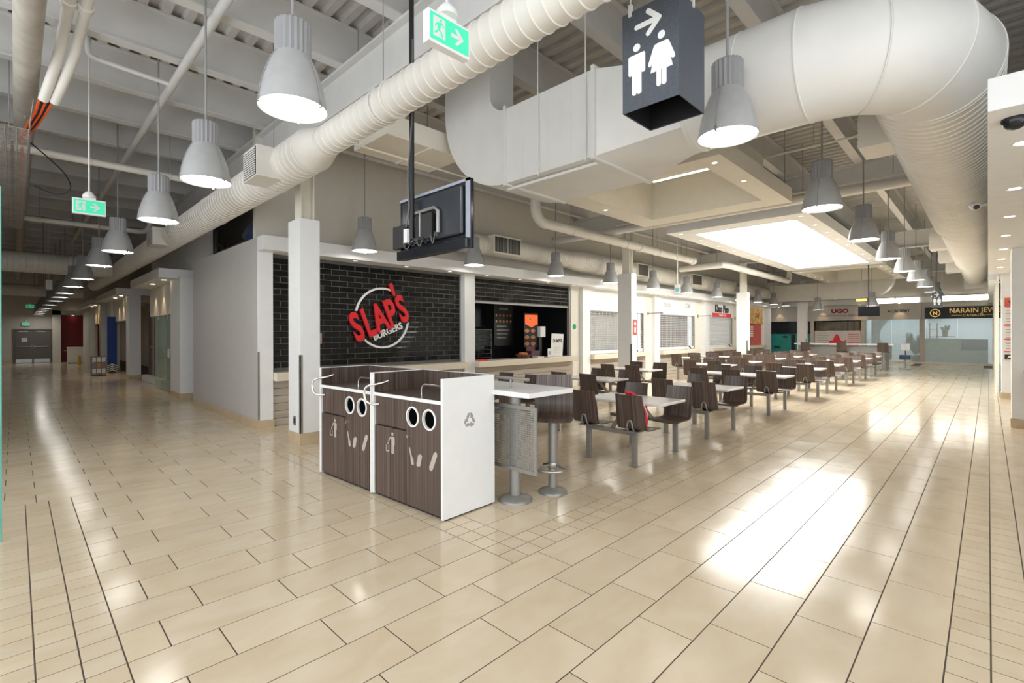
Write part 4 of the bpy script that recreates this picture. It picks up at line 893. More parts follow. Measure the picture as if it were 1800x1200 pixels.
# ------------------------------------------------------------------ ceiling trays
ZTR = 4.1
def tray(y0, y1, iy0, iy1, label, lit=False, w=0.27):
    t = thing('ceiling_tray', label, 'ceiling tray', (-4.25, (y0+y1)/2, ZTR))
    x0, x1, ix0, ix1 = -5.8, -2.68, -5.3, -3.05
    mt = WHITE if lit else CREAM
    B(x0, ix0, y0, y1, ZTR, ZTR+w).build('frame_side', mt, t, 0.003); B(ix1, x1, y0, y1, ZTR, ZTR+w).build('frame_side', mt, t, 0.003)
    B(ix0, ix1, y0, iy0, ZTR, ZTR+w).build('frame_end', mt, t, 0.003); B(ix0, ix1, iy1, y1, ZTR, ZTR+w).build('frame_end', mt, t, 0.003)
    if lit:
        B(ix0, ix1, iy0, iy1, ZTR+0.02, ZTR+0.06).build('light_panel', SKYP, t)
        B(ix0, ix1, iy0, iy1, ZTR+0.065, ZTR+0.25).build('unseen_light_block', CREAM, t)  # unseen box added to keep the panel's upward glow off the deck
    else:
        for a, b, c_, e in ((ix0-0.03, ix0, iy0, iy1), (ix1, ix1+0.03, iy0, iy1), (ix0, ix1, iy0-0.03, iy0), (ix0, ix1, iy1, iy1+0.03)): B(a, b, c_, e, ZTR+w, 4.92).build('recess_wall', CREAM, t)
        B(ix0, ix1, iy0, iy1, 4.92, 4.96).build('recess_top', CREAM, t)
    for i in range(max(2, int((y1-y0)/1.2))):
        yy = y0+0.3+i*1.2
        for x in (x0+0.25, x1-0.19): 
            MB().lathe([(0.042, 0.0), (0.055, -0.004), (0.055, 0.0)], (x, yy, ZTR), 12).build('downlight_trim', WHITE, t); MB().disc((x, yy, ZTR-0.002), 0.038, 12, False).build('downlight_lens', DOWN2, t)
    for x, y in ((x0+0.1, y0+0.1), (x1-0.1, y0+0.1), (x0+0.1, y1-0.1), (x1-0.1, y1-0.1)): MB().cyl((x, y, ZTR+w), (x, y, DZ), 0.008, 6).build('hanger_rod', ROD, t)
    return t
tray(6.9, 10.42, 7.3, 9.85, 'nearest cream ceiling tray with recess and thin strip lights')
tray(11.5, 21.95, 12.1, 21.3, 'large glowing white light panel tray over the tables', True)
tray(22.5, 28.8, 23.1, 28.2, 'farthest cream ceiling tray with empty recess')
bh = thing('ceiling_tray', 'flat cream bulkhead panel left of the trunk duct riser', 'ceiling tray', (-5.6, 3.8, 4.1))
B(-6.2, -5.36, 3.25, 4.5, 4.1, 4.37).build('panel', CREAM, bh, 0.003)
B(-6.2, -5.36, 3.9, 3.93, 4.085, 4.1).build('joint_strip', CREAM, bh)
for x, y in ((-6.1, 3.35), (-6.1, 4.4), (-5.45, 3.35)): MB().cyl((x, y, 4.37), (x, y, DZ), 0.008, 6).build('hanger_rod', ROD, bh)
pipe('conduit_pipe', 'thin conduit under the cream bulkhead panel behind television pole', [(-5.8, 2.75, 4.03), (-5.8, 6.8, 4.03)], 0.014, CREAM, [(-5.8, 3.1, 4.03)])
for k, (y, a, b) in enumerate(((8.6, -4.6, -3.4), (7.9, -4.3, -3.2))):
    ll = thing('strip_light', '%s thin lit strip light inside the nearest ceiling tray' % ('farther', 'nearer')[k], 'lamp', ((a+b)/2, y, 4.5)); B(a, b, y-0.02, y+0.02, 4.5, 4.515).build('lens', TUBE, ll); B(a, b, y-0.025, y+0.025, 4.515, 4.55).build('housing', WLAM, ll)
    for x in (a+0.05, b-0.05): MB().cyl((x, y, 4.55), (x, y, 4.92), 0.004, 5).build('cable', RODW, ll)

# ------------------------------------------------------------------ pendant lamps
def make_lamp():
    t = thing('pendant_lamp', 'x', 'lamp', (0,0,0), local=True)
    prof = [(0.218, 0.012), (0.229, 0.0), (0.222, 0.06), (0.209, 0.13), (0.194, 0.19), (0.175, 0.25), (0.155, 0.305), (0.134, 0.35), (0.113, 0.385)]
    sh_ = MB().lathe(prof, n=32).build('bell_shade', LAMPG, t)
    MB().disc((0,0,0.014), 0.219, 32, False).build('lens', LENS, t)
    rings = []
    for z, s_ in ((0.375, 1.0), (0.60, 1.0), (0.612, 0.93)):
        rings.append([((0.122 if j % 2 else 0.112)*s_*math.cos(2*PI*j/40), (0.122 if j % 2 else 0.112)*s_*math.sin(2*PI*j/40), z) for j in range(40)])
    mb = MB().rings(rings); mb.sm = [False]*len(mb.f); mb.build('ballast_housing', LAMPD, t)
    for k in range(3):
        a = k*2*PI/3 + 0.5; mb = MB(); mb.box(0.214, 0.236, -0.008, 0.008, -0.012, 0.028); c_, s_ = math.cos(a), math.sin(a); mb.v = [(x*c_-y*s_, x*s_+y*c_, z) for x, y, z in mb.v]; mb.build('clip', METAL, sh_)
        mb = MB(); 
        pts = [((r+0.003)*c_, (r+0.003)*s_, z) for r, z in prof[1:]]; mb.tube(pts, 0.005, 5).build('seam_strap', LAMPD, sh_)
    MB().cyl((0,0,0), (0,0,1), 0.011, 8).build('rod', ROD, t).location.z = 0.6
    return t
lamp0 = make_lamp(); first = [True]
def place_lamp(x, y, z, label, group):
    t = lamp0 if first[0] else copy_tree(lamp0); first[0] = False
    t.location = (x, y, z); t['label'] = label; t['group'] = group
    for c_ in t.children:
        if c_.name.startswith('rod'): c_.scale.z = DZ - z - 0.54
    return t
row = [(-3.54, 1.39, 3.2), (-5.8, 1.39, 3.18), (-8.0, 1.36, 3.13), (-11.3, 1.31, 3.10), (-13.8, 1.28, 3.09), (-17.0, 1.25, 3.06), (-19.2, 1.2, 3.0), (-22.0, 1.17, 2.97), (-23.9, 1.14, 2.94), (-25.8, 1.1, 2.9), (-29.0, 1.06, 2.88), (-32.3, 1.02, 2.86), (-34.1, 1.0, 2.84), (-35.8, 0.97, 2.82), (-37.0, 0.95, 2.78), (-38.0, 0.93, 2.72)]
for i, p in enumerate(row): place_lamp(*p, '%s grey bell pendant lamp of the left corridor row' % ORD[i], 'corridor pendant lamps')
for i in range(9): place_lamp(-1.52-0.012*i, 4.08+3.02*i + (0.2 if i else 0), 3.2, '%s grey bell pendant lamp of the right row under the round duct' % ORD[i], 'right aisle pendant lamps')
for i, y in enumerate((4.48, 7.13, 9.98, 12.58, 15.2, 17.78, 20.64, 23.26, 25.73, 28.23, 30.4)): place_lamp(-8.15, y, 3.11, '%s grey bell pendant lamp in front of the stall fascia' % ORD[i], 'stall front pendant lamps')
for i, (x, y) in enumerate(((-3.6, 26.0), (-5.9, 27.2))): place_lamp(x, y, 2.75 if i == 0 else 2.7, ['dark pendant lamp hanging before the academy lettering', 'dark pendant lamp hanging before the red legal lettering'][i], 'far dark pendant lamps')

# ------------------------------------------------------------------ hanging restroom sign and screens
def wash_sign(x0, x1, y0, y1, z0, z1, label):
    s_ = thing('washroom_sign', label, 'sign', ((x0+x1)/2, (y0+y1)/2, z0), 'hanging washroom signs')
    t = 0.006
    B(x0, x1, y0, y0+t, z0, z1).build('front_panel', SIGNB, s_); B(x1-t, x1, y0+t, y1, z0, z1).build('side_panel', SIGNB, s_); B(x0, x0+t, y0+t, y1, z0, z1).build('side_panel', SIGNB, s_); B(x0+t, x1-t, y1-t, y1, z0, z1).build('rear_panel', SIGNB, s_)
    B(x0+t, x1-t, y0+t, y1-t, z1-0.03, z1-0.02).build('inner_lid', BLACK, s_)
    for a_, b_, c_, e_ in ((x0+t, x1-t, y0+t, y0+t+0.004), (x0+t, x1-t, y1-t-0.004, y1-t), (x0+t, x0+t+0.004, y0+t, y1-t), (x1-t-0.004, x1-t, y0+t, y1-t)): B(a_, b_, c_, e_, z0+0.004, z1-0.03).build('black_lining', BLACK, s_)
    w, h = x1-x0, z1-z0; f = face_y(y0)
    def pt(a, b): return (x0 + a*w, z0 + b*h)
    def add(nm, polys):
        mb = MB()
        for i_, p in enumerate(polys): mb.prism([pt(a, b) for a, b in p], f, 0, 0.003+0.0005*i_)
        mb.build(nm, LWHITE, s_)
    k = w/h
    def cc(a, b, r): return [(a+r*math.cos(t_), b+r*k*math.sin(t_)) for t_ in [i*PI/12 for i in range(24)]]
    def cap(p, q, r): 
        pp = capsule((p[0], p[1]/k), (q[0], q[1]/k), r); return [(a, b*k) for a, b in pp]
    add('arrow', [cap((0.27, 0.815), (0.66, 0.815), 0.042), cap((0.48, 0.925), (0.67, 0.815), 0.042), cap((0.48, 0.705), (0.67, 0.815), 0.042)])
    add('man_pictogram', [cc(0.27, 0.615, 0.065), [(0.155, 0.55), (0.385, 0.55), (0.385, 0.50), (0.345, 0.36), (0.195, 0.36), (0.155, 0.5)], cap((0.15, 0.53), (0.15, 0.37), 0.035), cap((0.39, 0.53), (0.39, 0.37), 0.035), cap((0.225, 0.38), (0.225, 0.17), 0.043), cap((0.315, 0.38), (0.315, 0.17), 0.043)])
    add('woman_pictogram', [cc(0.71, 0.635, 0.065), [(0.62, 0.565), (0.80, 0.565), (0.90, 0.30), (0.52, 0.30)], cap((0.61, 0.54), (0.51, 0.385), 0.033), cap((0.81, 0.54), (0.91, 0.385), 0.033), cap((0.665, 0.32), (0.665, 0.17), 0.04), cap((0.755, 0.32), (0.755, 0.17), 0.04)])
    for a, b in ((x0+0.06, y0+0.003), (x1-0.003, y0+0.2)):
        B(a-0.012, a+0.012, b-0.012, b+0.012, z1-0.03, z1+0.05).build('cable_clamp', RODW, s_); MB().cyl((a, b, z1+0.05), (a, b, DZ), 0.004, 6).build('cable', RODW, s_)
wash_sign(-1.777, -1.375, 2.90, 3.28, 3.09, 3.755, 'big black hanging washroom box sign with white arrow and figures')
wash_sign(-1.5, -1.22, 24.0, 24.28, 2.52, 3.12, 'tiny washroom box sign hanging far down the aisle')
tv = thing('hanging_screen', 'flat black television hung on a pole and seen from behind', 'television', (-3.7, 2.75, 2.3))
B(-4.28, -3.19, 2.75, 2.79, 2.34, 2.95).build('panel', BLACKG, tv, 0.006); B(-4.20, -3.27, 2.715, 2.75, 2.47, 2.90).build('rear_cover', mat('dark_tv_shell', (0.03, 0.034, 0.042), 0.22, var=0.1), tv, 0.02)
B(-4.28, -3.19, 2.70, 2.75, 2.335, 2.43).build('speaker_bar', BLACKG, tv, 0.012); B(-3.245, -3.19, 2.742, 2.75, 2.43, 2.95).build('silver_trim', mat('tv_trim', (0.33, 0.36, 0.42), 0.3), tv); B(-4.28, -3.19, 2.742, 2.75, 2.925, 2.95).build('silver_trim', mat('tv_trim', (0,0,0)), tv)
B(-4.33, -4.10, 2.69, 2.74, 2.45, 2.68).build('media_box', BLACK, tv, 0.006)
mb = MB(); mb.tube([(-3.97, 2.69, 2.52), (-3.97, 2.69, 2.72), (-3.92, 2.69, 2.755), (-3.62, 2.69, 2.755), (-3.57, 2.69, 2.72), (-3.57, 2.69, 2.52)], 0.018, 8).build('mount_arm', METALP, tv)
B(-3.9, -3.64, 2.67, 2.70, 2.5, 2.72).build('mount_plate', BLACK, tv); B(-3.93, -3.61, 2.655, 2.672, 2.48, 2.51).build('mount_bar', BLACK, tv); B(-3.82, -3.80, 2.655, 2.672, 2.5, 2.73).build('mount_bar', METAL, tv)
MB().cyl((-3.94, 2.66, 2.5), (-3.94, 2.66, DZ), 0.024, 12).build('pole', BLACK, tv)
MB().tube([(-3.905, 2.65, 4.4), (-3.91, 2.64, 3.6), (-3.965, 2.63, 3.1), (-3.94, 2.63, 2.8), (-3.98, 2.62, 2.62)], 0.009, 6).build('cable', mat('grey_cable', (0.12, 0.12, 0.12), 0.5), tv)
B(-4.01, -3.95, 2.61, 2.64, 2.47, 2.60).build('power_brick', RODW, tv)
for k in range(5): MB().tube(smooth([(-4.1+0.1*k, 2.68, 2.56-0.02*k), (-4.07+0.11*k, 2.65, 2.46+0.01*k), (-4.0+0.1*k, 2.65, 2.42+0.015*(k % 2)), (-3.96+0.09*k, 2.68, 2.53)]), 0.005, 5).build('loose_cable', BLACK if k % 2 else mat('grey_cable', (0,0,0)), tv)
for k in range(9): B(-4.15+0.065*k, -4.13+0.065*k, 2.705, 2.716, 2.47+0.01*(k % 3), 2.50+0.012*(k % 3)).build('port_plug', METAL, tv)
tv = thing('hanging_screen', 'small dark television hanging far away before the end wall', 'television', (-3.15, 22.0, 2.2)); B(-3.47, -2.82, 22.0, 22.06, 2.2, 2.57).build('panel', mat('black_screen', (0.004, 0.004, 0.005), 0.4, spec=0.1), tv, 0.006); MB().cyl((-3.15, 22.03, 2.57), (-3.15, 22.03, DZ), 0.02, 8).build('pole', BLACK, tv)
og = thing('queue_display', 'small lit orange display beside the far hanging television', 'display', (-3.65, 23.9, 2.85)); B(-3.85, -3.45, 23.9, 23.96, 2.85, 2.98).build('housing', BLACK, og); B(-3.82, -3.48, 23.89, 23.9, 2.87, 2.96).build('lit_face', mat('amber_face', (0.9, 0.45, 0.03), 0.4, emit=2.5, ecol=(1, 0.5, 0.05)), og); MB().cyl((-3.65, 23.93, 2.98), (-3.65, 23.93, DZ), 0.012, 6).build('stem', ROD, og)
bs_ = thing('hanging_notice', 'small white and blue notice hanging before the stall duct', 'sign', (-6.7, 14.0, 2.8)); B(-6.8, -6.62, 14.0, 14.02, 2.80, 3.07).build('plate', LWHITE, bs_); B(-6.77, -6.65, 13.996, 14.0, 2.85, 2.97).build('blue_mark', mat('cyan_mark', (0.25, 0.6, 0.65), 0.5), bs_); MB().cyl((-6.71, 14.01, 3.07), (-6.71, 14.01, DZ), 0.012, 6).build('stem', RODW, bs_)

# ------------------------------------------------------------------ waste cabinets
def waste_cabinet(label, end_panel, loc, rz):
    """local frame: x to the right along the front, front at y = 0, z up"""
    W, D, H, HT = 1.09, 0.62, 1.215, 1.02
    t = thing('waste_cabinet', label, 'waste cabinet', (0,0,0), 'waste cabinets', local=True)
    B(0.03, W-0.03, 0.021, D, 0.05, HT-0.03).build('body', BLACK, t)
    B(0.02, W-0.01, 0.03, D-0.02, 0.0, 0.05).build('plinth', BLACK, t)
    B(0.028, W-0.026, -0.004, D-0.02, HT-0.025, HT).build('tray_shelf', WOODL, t); B(0.028, W-0.026, -0.010, -0.003, HT-0.028, HT+0.003).build('shelf_edge', WLAM, t)
    B(0.0, 0.028, -0.012, D, 0.02, H).build('side_panel', WLAM, t, 0.002); sp = B(W-0.026, W, -0.012, D, 0.012, H).build('side_panel', WLAM, t, 0.002)
    B(0.028, 0.032, 0.0, D-0.02, HT, H-0.006).build('side_lining', WOODL, t); B(W-0.03, W-0.026, 0.0, D-0.02, HT, H-0.006).build('side_lining', WOODL, t)
    bp2 = B(0.028, W-0.026, D-0.022, D, 0.02, H-0.004).build('back_panel', WOODL, t); B(0.028, W-0.026, D-0.024, D+0.001, H-0.004, H).build('back_edge', WLAM, bp2)
    XM = 0.56
    ld = B(0.034, XM-0.004, 0.0, 0.02, 0.03, 0.70).build('left_door', WOODL, t, 0.001); fl = B(0.05, XM-0.004, 0.004, 0.02, 0.715, HT-0.03).build('swing_flap', WOODL, t, 0.001)
    # right door has two round holes
    RX = ((0.655, 0.845), (0.895, 0.845)); RR = 0.083
    x0, x1, z0, z1 = XM, W-0.03, 0.03, HT-0.03; mb = MB(); cells = []
    xm2 = (RX[0][0]+RX[1][0])/2
    mb.box(x0, x1, 0.0, 0.02, z0, 0.73)
    for (cx, cz), (a, b) in zip(RX, ((x0, xm2), (xm2, x1))):
        sq = []
        for i in range(32):
            an = 2*PI*i/32; c_, s_ = math.cos(an), math.sin(an)
            k1 = min(((b-cx) if c_ > 0 else (a-cx))/c_ if abs(c_) > 1e-6 else 9, ((z1-cz) if s_ > 0 else (0.73-cz))/s_ if abs(s_) > 1e-6 else 9)
            sq.append((cx+k1*c_, cz+k1*s_))
        # put the rectangle's corners in exactly
        for cor in ((a, 0.73), (b, 0.73), (b, z1), (a, z1)):
            j = min(range(32), key=lambda q_: (sq[q_][0]-cor[0])**2+(sq[q_][1]-cor[1])**2); sq[j] = cor
        for i in range(32):
            j = (i+1) % 32; ai, aj = 2*PI*i/32, 2*PI*j/32
            mb.quad((sq[i][0], 0, sq[i][1]), (sq[j][0], 0, sq[j][1]), (cx+RR*math.cos(aj), 0, cz+RR*math.sin(aj)), (cx+RR*math.cos(ai), 0, cz+RR*math.sin(ai)))
    rd = mb.build('right_door', WOODL, t, fix=False)
    for cx, cz in RX:
        rr = []
        for i in range(32):
            an = 2*PI*i/32; rr.append([(cx+r*math.cos(an), y, cz+r*math.sin(an)) for r, y in ((RR+0.012, 0.0), (RR+0.012, -0.006), (RR-0.004, -0.008), (RR-0.004, 0.035))])
        MB().rings(rr, closed=False, loop=True, caps=False).build('hole_ring', WLAM, rd)
        MB().prism(circ(cx, cz, RR-0.004, 28), lambda a, b, d_: (a, d_, b), 0.015, 0.0175).build('painted_hole_shade', mat('bin_void', (0.003, 0.003, 0.003), 0.9, spec=0.0), rd)  # flat near-black disc stands in for the shade inside the bin
    MB().cyl((XM+0.035, 0.0, 0.66), (XM+0.035, -0.018, 0.66), 0.017, 12).build('lock', CHROME, rd)
    f = lambda a, b, d_: (a, -d_, b)
    # person dropping litter
    mb = MB(); ox, oz, s_ = 0.30, 0.46, 0.2
    def add(p): mb.prism([(ox+a*s_, oz+b*s_) for a, b in p], f, 0.0, 0.002+0.000004*len(mb.v))
    add(circ(0.18, 0.92, 0.085, 14)); add([(0.08, 0.8), (0.32, 0.8), (0.36, 0.74), (0.36, 0.42), (0.31, 0.42), (0.31, 0.0), (0.215, 0.0), (0.215, 0.36), (0.195, 0.36), (0.195, 0.0), (0.10, 0.0), (0.10, 0.62), (0.07, 0.72)])
    add([(0.08, 0.8), (0.03, 0.72), (-0.14, 0.52), (-0.18, 0.56), (0.0, 0.78)]); add([(-0.36, 0.36), (-0.32, 0.36), (-0.31, 0.1), (-0.14, 0.1), (-0.13, 0.36), (-0.09, 0.36), (-0.10, 0.04), (-0.35, 0.04)]); add([(-0.24, 0.44), (-0.2, 0.5), (-0.14, 0.46), (-0.18, 0.4)])
    mb.build('litter_pictogram', ICONL, ld)
    # bottle, can and cup
    MB().prism([(0.60, 0.56), (0.613, 0.563), (0.635, 0.50), (0.665, 0.455), (0.672, 0.415), (0.65, 0.405), (0.63, 0.42), (0.622, 0.48)], f, 0, 0.0025).build('bottle_pictogram', ICONL, rd)
    MB().prism([(0.735, 0.51), (0.775, 0.525), (0.792, 0.505), (0.765, 0.415), (0.72, 0.405), (0.712, 0.425)], f, 0, 0.0025).build('can_pictogram', ICONL, rd)
    MB().prism([(0.955, 0.56), (0.978, 0.578), (1.0, 0.57), (1.003, 0.545), (0.945, 0.42), (0.92, 0.40), (0.897, 0.412), (0.895, 0.437)], f, 0, 0.0025).build('cup_pictogram', ICONL, rd)
    if end_panel:
        # three chasing arrows on the end panel
        for k in range(3):
            a = PI/2 + k*2*PI/3; c_, s_ = math.cos(a), math.sin(a)
            def rot(p): return (0.30 + 0.068*(p[0]*math.cos(a-PI/2)-p[1]*math.sin(a-PI/2)), 0.825 + 0.068*(p[0]*math.sin(a-PI/2)+p[1]*math.cos(a-PI/2)))
            mb = MB()
            for poly in ([(-0.62, 0.42), (-0.30, 0.98), (-0.05, 0.98), (-0.05, 0.62), (-0.26, 0.22)], [(0.02, 0.98), (0.33, 0.98), (0.52, 0.68), (0.66, 0.76), (0.50, 0.18), (-0.02, 0.36), (0.16, 0.46)]): mb.prism([rot(p) for p in poly], lambda a_, b_, d_: (W+d_, a_, b_), 0, 0.002)
            mb.build('recycling_arrow', ICONG, sp)
    # bent tube bumpers and rail
    MB().tube(smooth([(0.135, 0.09, HT+0.115), (0.12, 0.05, HT+0.10), (0.085, -0.01, HT+0.085), (0.035, -0.05, HT+0.075), (0.0, -0.075, HT+0.055), (-0.018, -0.085, HT+0.015), (-0.018, -0.085, HT-0.035), (0.0, -0.078, HT-0.08), (0.035, -0.06, HT-0.105), (0.07, -0.035, HT-0.11), (0.105, 0.0, HT-0.11)], 3), 0.0115, 10).build('bent_handle', CHROME, t)
    MB().tube([(0.66, 0.10, HT), (0.66, 0.10, HT+0.07), (0.675, 0.10, HT+0.10), (0.71, 0.10, HT+0.115), (W-0.04, 0.10, HT+0.115)], 0.010, 10).build('tray_rail', CHROME, t)
    if end_panel: MB().prism([(0.80, HT+0.06), (0.86, HT+0.0), (0.92, HT+0.06), (0.92, HT+0.11), (0.86, HT+0.17), (0.80, HT+0.11)], lambda a, b, d_: (a, D-0.024-d_, b), 0, 0.006).build('corner_decal', mat('grey_decal', (0.25, 0.25, 0.26), 0.4), bp2)
    t.location = loc; t.rotation_euler = (0, 0, rz)
    return t
RZ = math.radians(2.3)
c1 = Vector((-3.306, 2.545, 0)); ux = Vector((math.cos(RZ), math.sin(RZ), 0))
waste_cabinet('nearest brown waste cabinet with white end panel and recycling mark', True, c1 - ux*1.09, RZ)
waste_cabinet('brown waste cabinet behind the nearest one, nearer the corner column', False, c1 - ux*2.19, RZ)

# ------------------------------------------------------------------ bent plywood shells
def shell_mb(w_top, w_mid, w_front, zb, h, depth):
    """bent shell: sitter faces +y, back at y = 0; zb: seat height, h: back height over seat"""
    prof = [(-0.055, zb+h, w_top), (-0.035, zb+h*0.75, w_top*1.015), (-0.012, zb+h*0.5, w_mid*0.995), (0.0, zb+h*0.28, w_mid), (0.008, zb+h*0.14, w_mid*1.01), (0.028, zb+h*0.045, w_mid*1.01), (0.07, zb+0.002, w_mid*1.01), (0.16, zb-0.012, w_mid*1.02), (depth*0.72, zb-0.006, w_front), (depth*0.93, zb-0.012, w_front*0.97), (depth, zb-0.028, w_front*0.86)]
    th = 0.013; rings = []; N_ = 9
    for i, (y, z, w) in enumerate(prof):
        a = prof[max(0, i-1)]; b = prof[min(len(prof)-1, i+1)]; d_ = Vector((0, b[0]-a[0], b[1]-a[1])).normalized(); nn = Vector((0, -d_.z, d_.y))
        if nn.y < 0 and i < 4: nn = -nn
        top, bot = [], []
        for j in range(N_):
            s_ = -1+2*j/(N_-1); x = s_*w/2; cv = 0.016*(s_*s_) if i < 6 else 0.0
            p = Vector((x, y+cv, z + (0 if i < 7 else 0.006*s_*s_)))
            top.append(p + nn*th/2); bot.append(p - nn*th/2)
        rings.append(top + bot[::-1])
    return MB().rings(rings)
def make_unit(nx, xs_, label, group, ysp=1.06, sp=0.66):
    t = thing('table_seat_set', label, 'table set', (0,0,0), group, local=True)
    X = [sp*(k-(nx-1)/2) for k in range(nx)]; hw = sp*(nx-1)/2 + 0.235
    tt = B(-hw, hw, -0.335, 0.335, 0.712, 0.742).build('tabletop', TABLE, t, 0.004)
    B(-hw+0.12, hw-0.12, -0.05, 0.05, 0.68, 0.712).build('under_rail', METALP, tt)
    sm = shell_mb(0.355, 0.385, 0.40, 0.455, 0.42, 0.40).mesh('seat_shell', WOODS)
    bm = MB(); bm.tube(smooth([(-0.042, 0.03, 0.435), (-0.038, -0.004, 0.475), (-0.030, -0.010, 0.53), (-0.016, -0.013, 0.562), (0.0, -0.014, 0.57), (0.016, -0.013, 0.562), (0.030, -0.010, 0.53), (0.038, -0.004, 0.475), (0.042, 0.03, 0.435)], 2), 0.010, 8)
    bme = bm.mesh('back_bracket', METALP)
    lm = B(-0.027, 0.027, -0.027, 0.027, 0.006, 0.425).mesh('leg', METALP); pm = MB().lathe([(0.055, 0.0), (0.055, 0.006)], n=4, caps=True).mesh('foot_plate', METALP)
    for sgn in (-1, 1):
        yl = sgn*ysp/2
        for x in X:
            l = inst(lm, 'leg', t, (x, yl, 0)); inst(B(-0.04, 0.04, -0.04, 0.04, 0, 0.006).mesh('foot_plate', METAL) if 'fp' not in shared else shared['fp'], 'foot_plate', l, (0,0,0))
            s_ = inst(sm, 'seat_shell', t, (x, yl + sgn*0.10, 0)); s_.rotation_euler.z = 0 if sgn < 0 else PI
            b_ = inst(bme, 'back_bracket', s_, (0,0,0))
            B(x-0.09, x+0.09, yl-0.10 if sgn < 0 else yl-0.06, yl+0.06 if sgn < 0 else yl+0.10, 0.424, 0.437).build('seat_plate', METALP, t)
        B(X[0]-0.03, X[-1]+0.03, yl-0.022, yl+0.022, 0.375, 0.425).build('beam', METALP, t)
        for x in ([0.0] if nx == 2 else [X[0]+sp/2, X[-1]-sp/2]):
            MB().beam((x, yl-sgn*0.01, 0.40), (x, sgn*0.14, 0.69), 0.055, 0.022, (1,0,0)).build('strut', METALP, t)
    return t
shared['fp'] = B(-0.045, 0.045, -0.045, 0.045, 0, 0.005).mesh('foot_plate', METAL)
u2 = make_unit(2, 0, 'x', 'four-seat table sets'); u3 = make_unit(3, 0, 'x', 'six-seat table sets')
used = {2: False, 3: False}
def place_unit(n, x, y, label, rz=0):
    src = u2 if n == 2 else u3
    t = copy_tree(src) if used[n] else src; used[n] = True
    t.location = (x, y, 0); t.rotation_euler.z = rz; t['label'] = label; return t
ys = [5.72, 7.82, 10.69, 13.44, 15.47, 17.9, 20.0, 22.1]
for i, y in enumerate(ys):
    place_unit(2 if i != 2 else 3, -3.36 if i != 2 else -3.69, y, ('%s four-seat table set beside the open aisle' % ORD[i]) if i not in (0, 2) else ('nearest four-seat table set, with red bag on a seat' if i == 0 else 'long six-seat table set beside the open aisle'))
for i, y in enumerate(ys):
    place_unit(3 if i == 0 else 2, -5.74 if i == 0 else -5.45 if i != 2 else -6.1, y - (0.25 if i == 2 else 0), ('%s four-seat table set in the column along the stalls' % ORD[i]) if i else 'nearest six-seat table set in the column along the stalls')
for i, y in enumerate((15.5, 18.0, 20.2, 22.4)):
    place_unit(2, -7.35, y + 0.15 if i else 16.6, '%s four-seat table set tight against the far stall counters' % ORD[i])
bag = thing('backpack', 'bright red backpack slumped on the nearest chair', 'bag', (-3.0, 5.25, 0.462))
rr = []
for z, a, b, cy in ((0.462, 0.10, 0.05, 5.22), (0.475, 0.15, 0.085, 5.22), (0.56, 0.165, 0.10, 5.215), (0.68, 0.15, 0.085, 5.19), (0.80, 0.115, 0.06, 5.15), (0.875, 0.07, 0.035, 5.11), (0.905, 0.03, 0.02, 5.09)):
    rr.append([(-3.03+0.9*a*math.copysign(abs(math.cos(q_))**0.7, math.cos(q_)), cy+b*math.copysign(abs(math.sin(q_))**0.7, math.sin(q_)), z) for q_ in [2*PI*i/24 for i in range(24)]])
MB().rings(rr).build('body', BAG, bag); MB().tube([(-3.06, 5.08, 0.88), (-3.06, 5.045, 0.905), (-3.03, 5.03, 0.91), (-3.0, 5.045, 0.905), (-3.0, 5.08, 0.88)], 0.012, 6).build('carry_loop', BAG, bag); MB().tube([(-2.95, 5.22, 0.8), (-2.905, 5.25, 0.65), (-2.91, 5.26, 0.5)], 0.014, 6).build('strap', mat('pale_strap', (0.8, 0.55, 0.55), 0.6), bag)

# ------------------------------------------------------------------ high table and stool by the cabinets
ht = thing('high_table', 'white high bar table on a silver post with perforated screen', 'table', (-3.27, 3.34, 0))
B(-3.92, -2.86, 3.13, 3.76, 1.03, 1.075).build('tabletop', WLAM, ht, 0.004)
for x in (-3.25,):
    MB().cyl((x, 3.36, 0.02), (x, 3.36, 1.03), 0.055, 20).build('post', METALP, ht)
    MB().lathe([(0.165, 0.0), (0.165, 0.012), (0.15, 0.03), (0.075, 0.055), (0.057, 0.06)], (x, 3.36, 0), 28, True).build('round_base', METALP, ht)
# perforated screen: sheet with real round holes is cut from a grid
sx0, sx1, sz0, sz1, sy = -3.66, -2.90, 0.315, 0.93, 3.28; mb = MB(); st = 0.0190; nxh = int((sx1-sx0-0.05)/st); nzh = int((sz1-sz0-0.05)/st); hx0 = (sx0+sx1)/2-nxh*st/2; hz0 = (sz0+sz1)/2-nzh*st/2
for i in range(nxh):
    for j in range(nzh):
        ax, az = hx0+i*st, hz0+j*st; cx, cz = ax+st/2, az+st/2; r = st*0.42; n = len(mb.v)
        mb.v += [(ax, sy, az), (ax+st, sy, az), (ax+st, sy, az+st), (ax, sy, az+st)] + [(cx+r*math.cos(PI/4+PI/2*k+PI), sy, cz+r*math.sin(PI/4+PI/2*k+PI)) for k in range(4)]
        for k in range(4): mb.f.append((n+k, n+(k+1) % 4, n+4+(k+1) % 4, n+4+k)); mb.sm.append(False)
psc = mb.build('perforated_screen', METALP, ht, fix=False)
mb = MB(); mb.box(sx0, sx1, sy-0.008, sy+0.008, sz0, hz0); mb.box(sx0, sx1, sy-0.008, sy+0.008, hz0+nzh*st, sz1); mb.box(sx0, hx0, sy-0.008, sy+0.008, hz0, hz0+nzh*st); mb.box(hx0+nxh*st, sx1, sy-0.008, sy+0.008, hz0, hz0+nzh*st)
mb.build('screen_frame', METALP, ht)
for z in (0.42, 0.82): B(-3.30, -3.20, 3.285, 3.31, z-0.02, z+0.02).build('screen_bracket', METALP, ht)
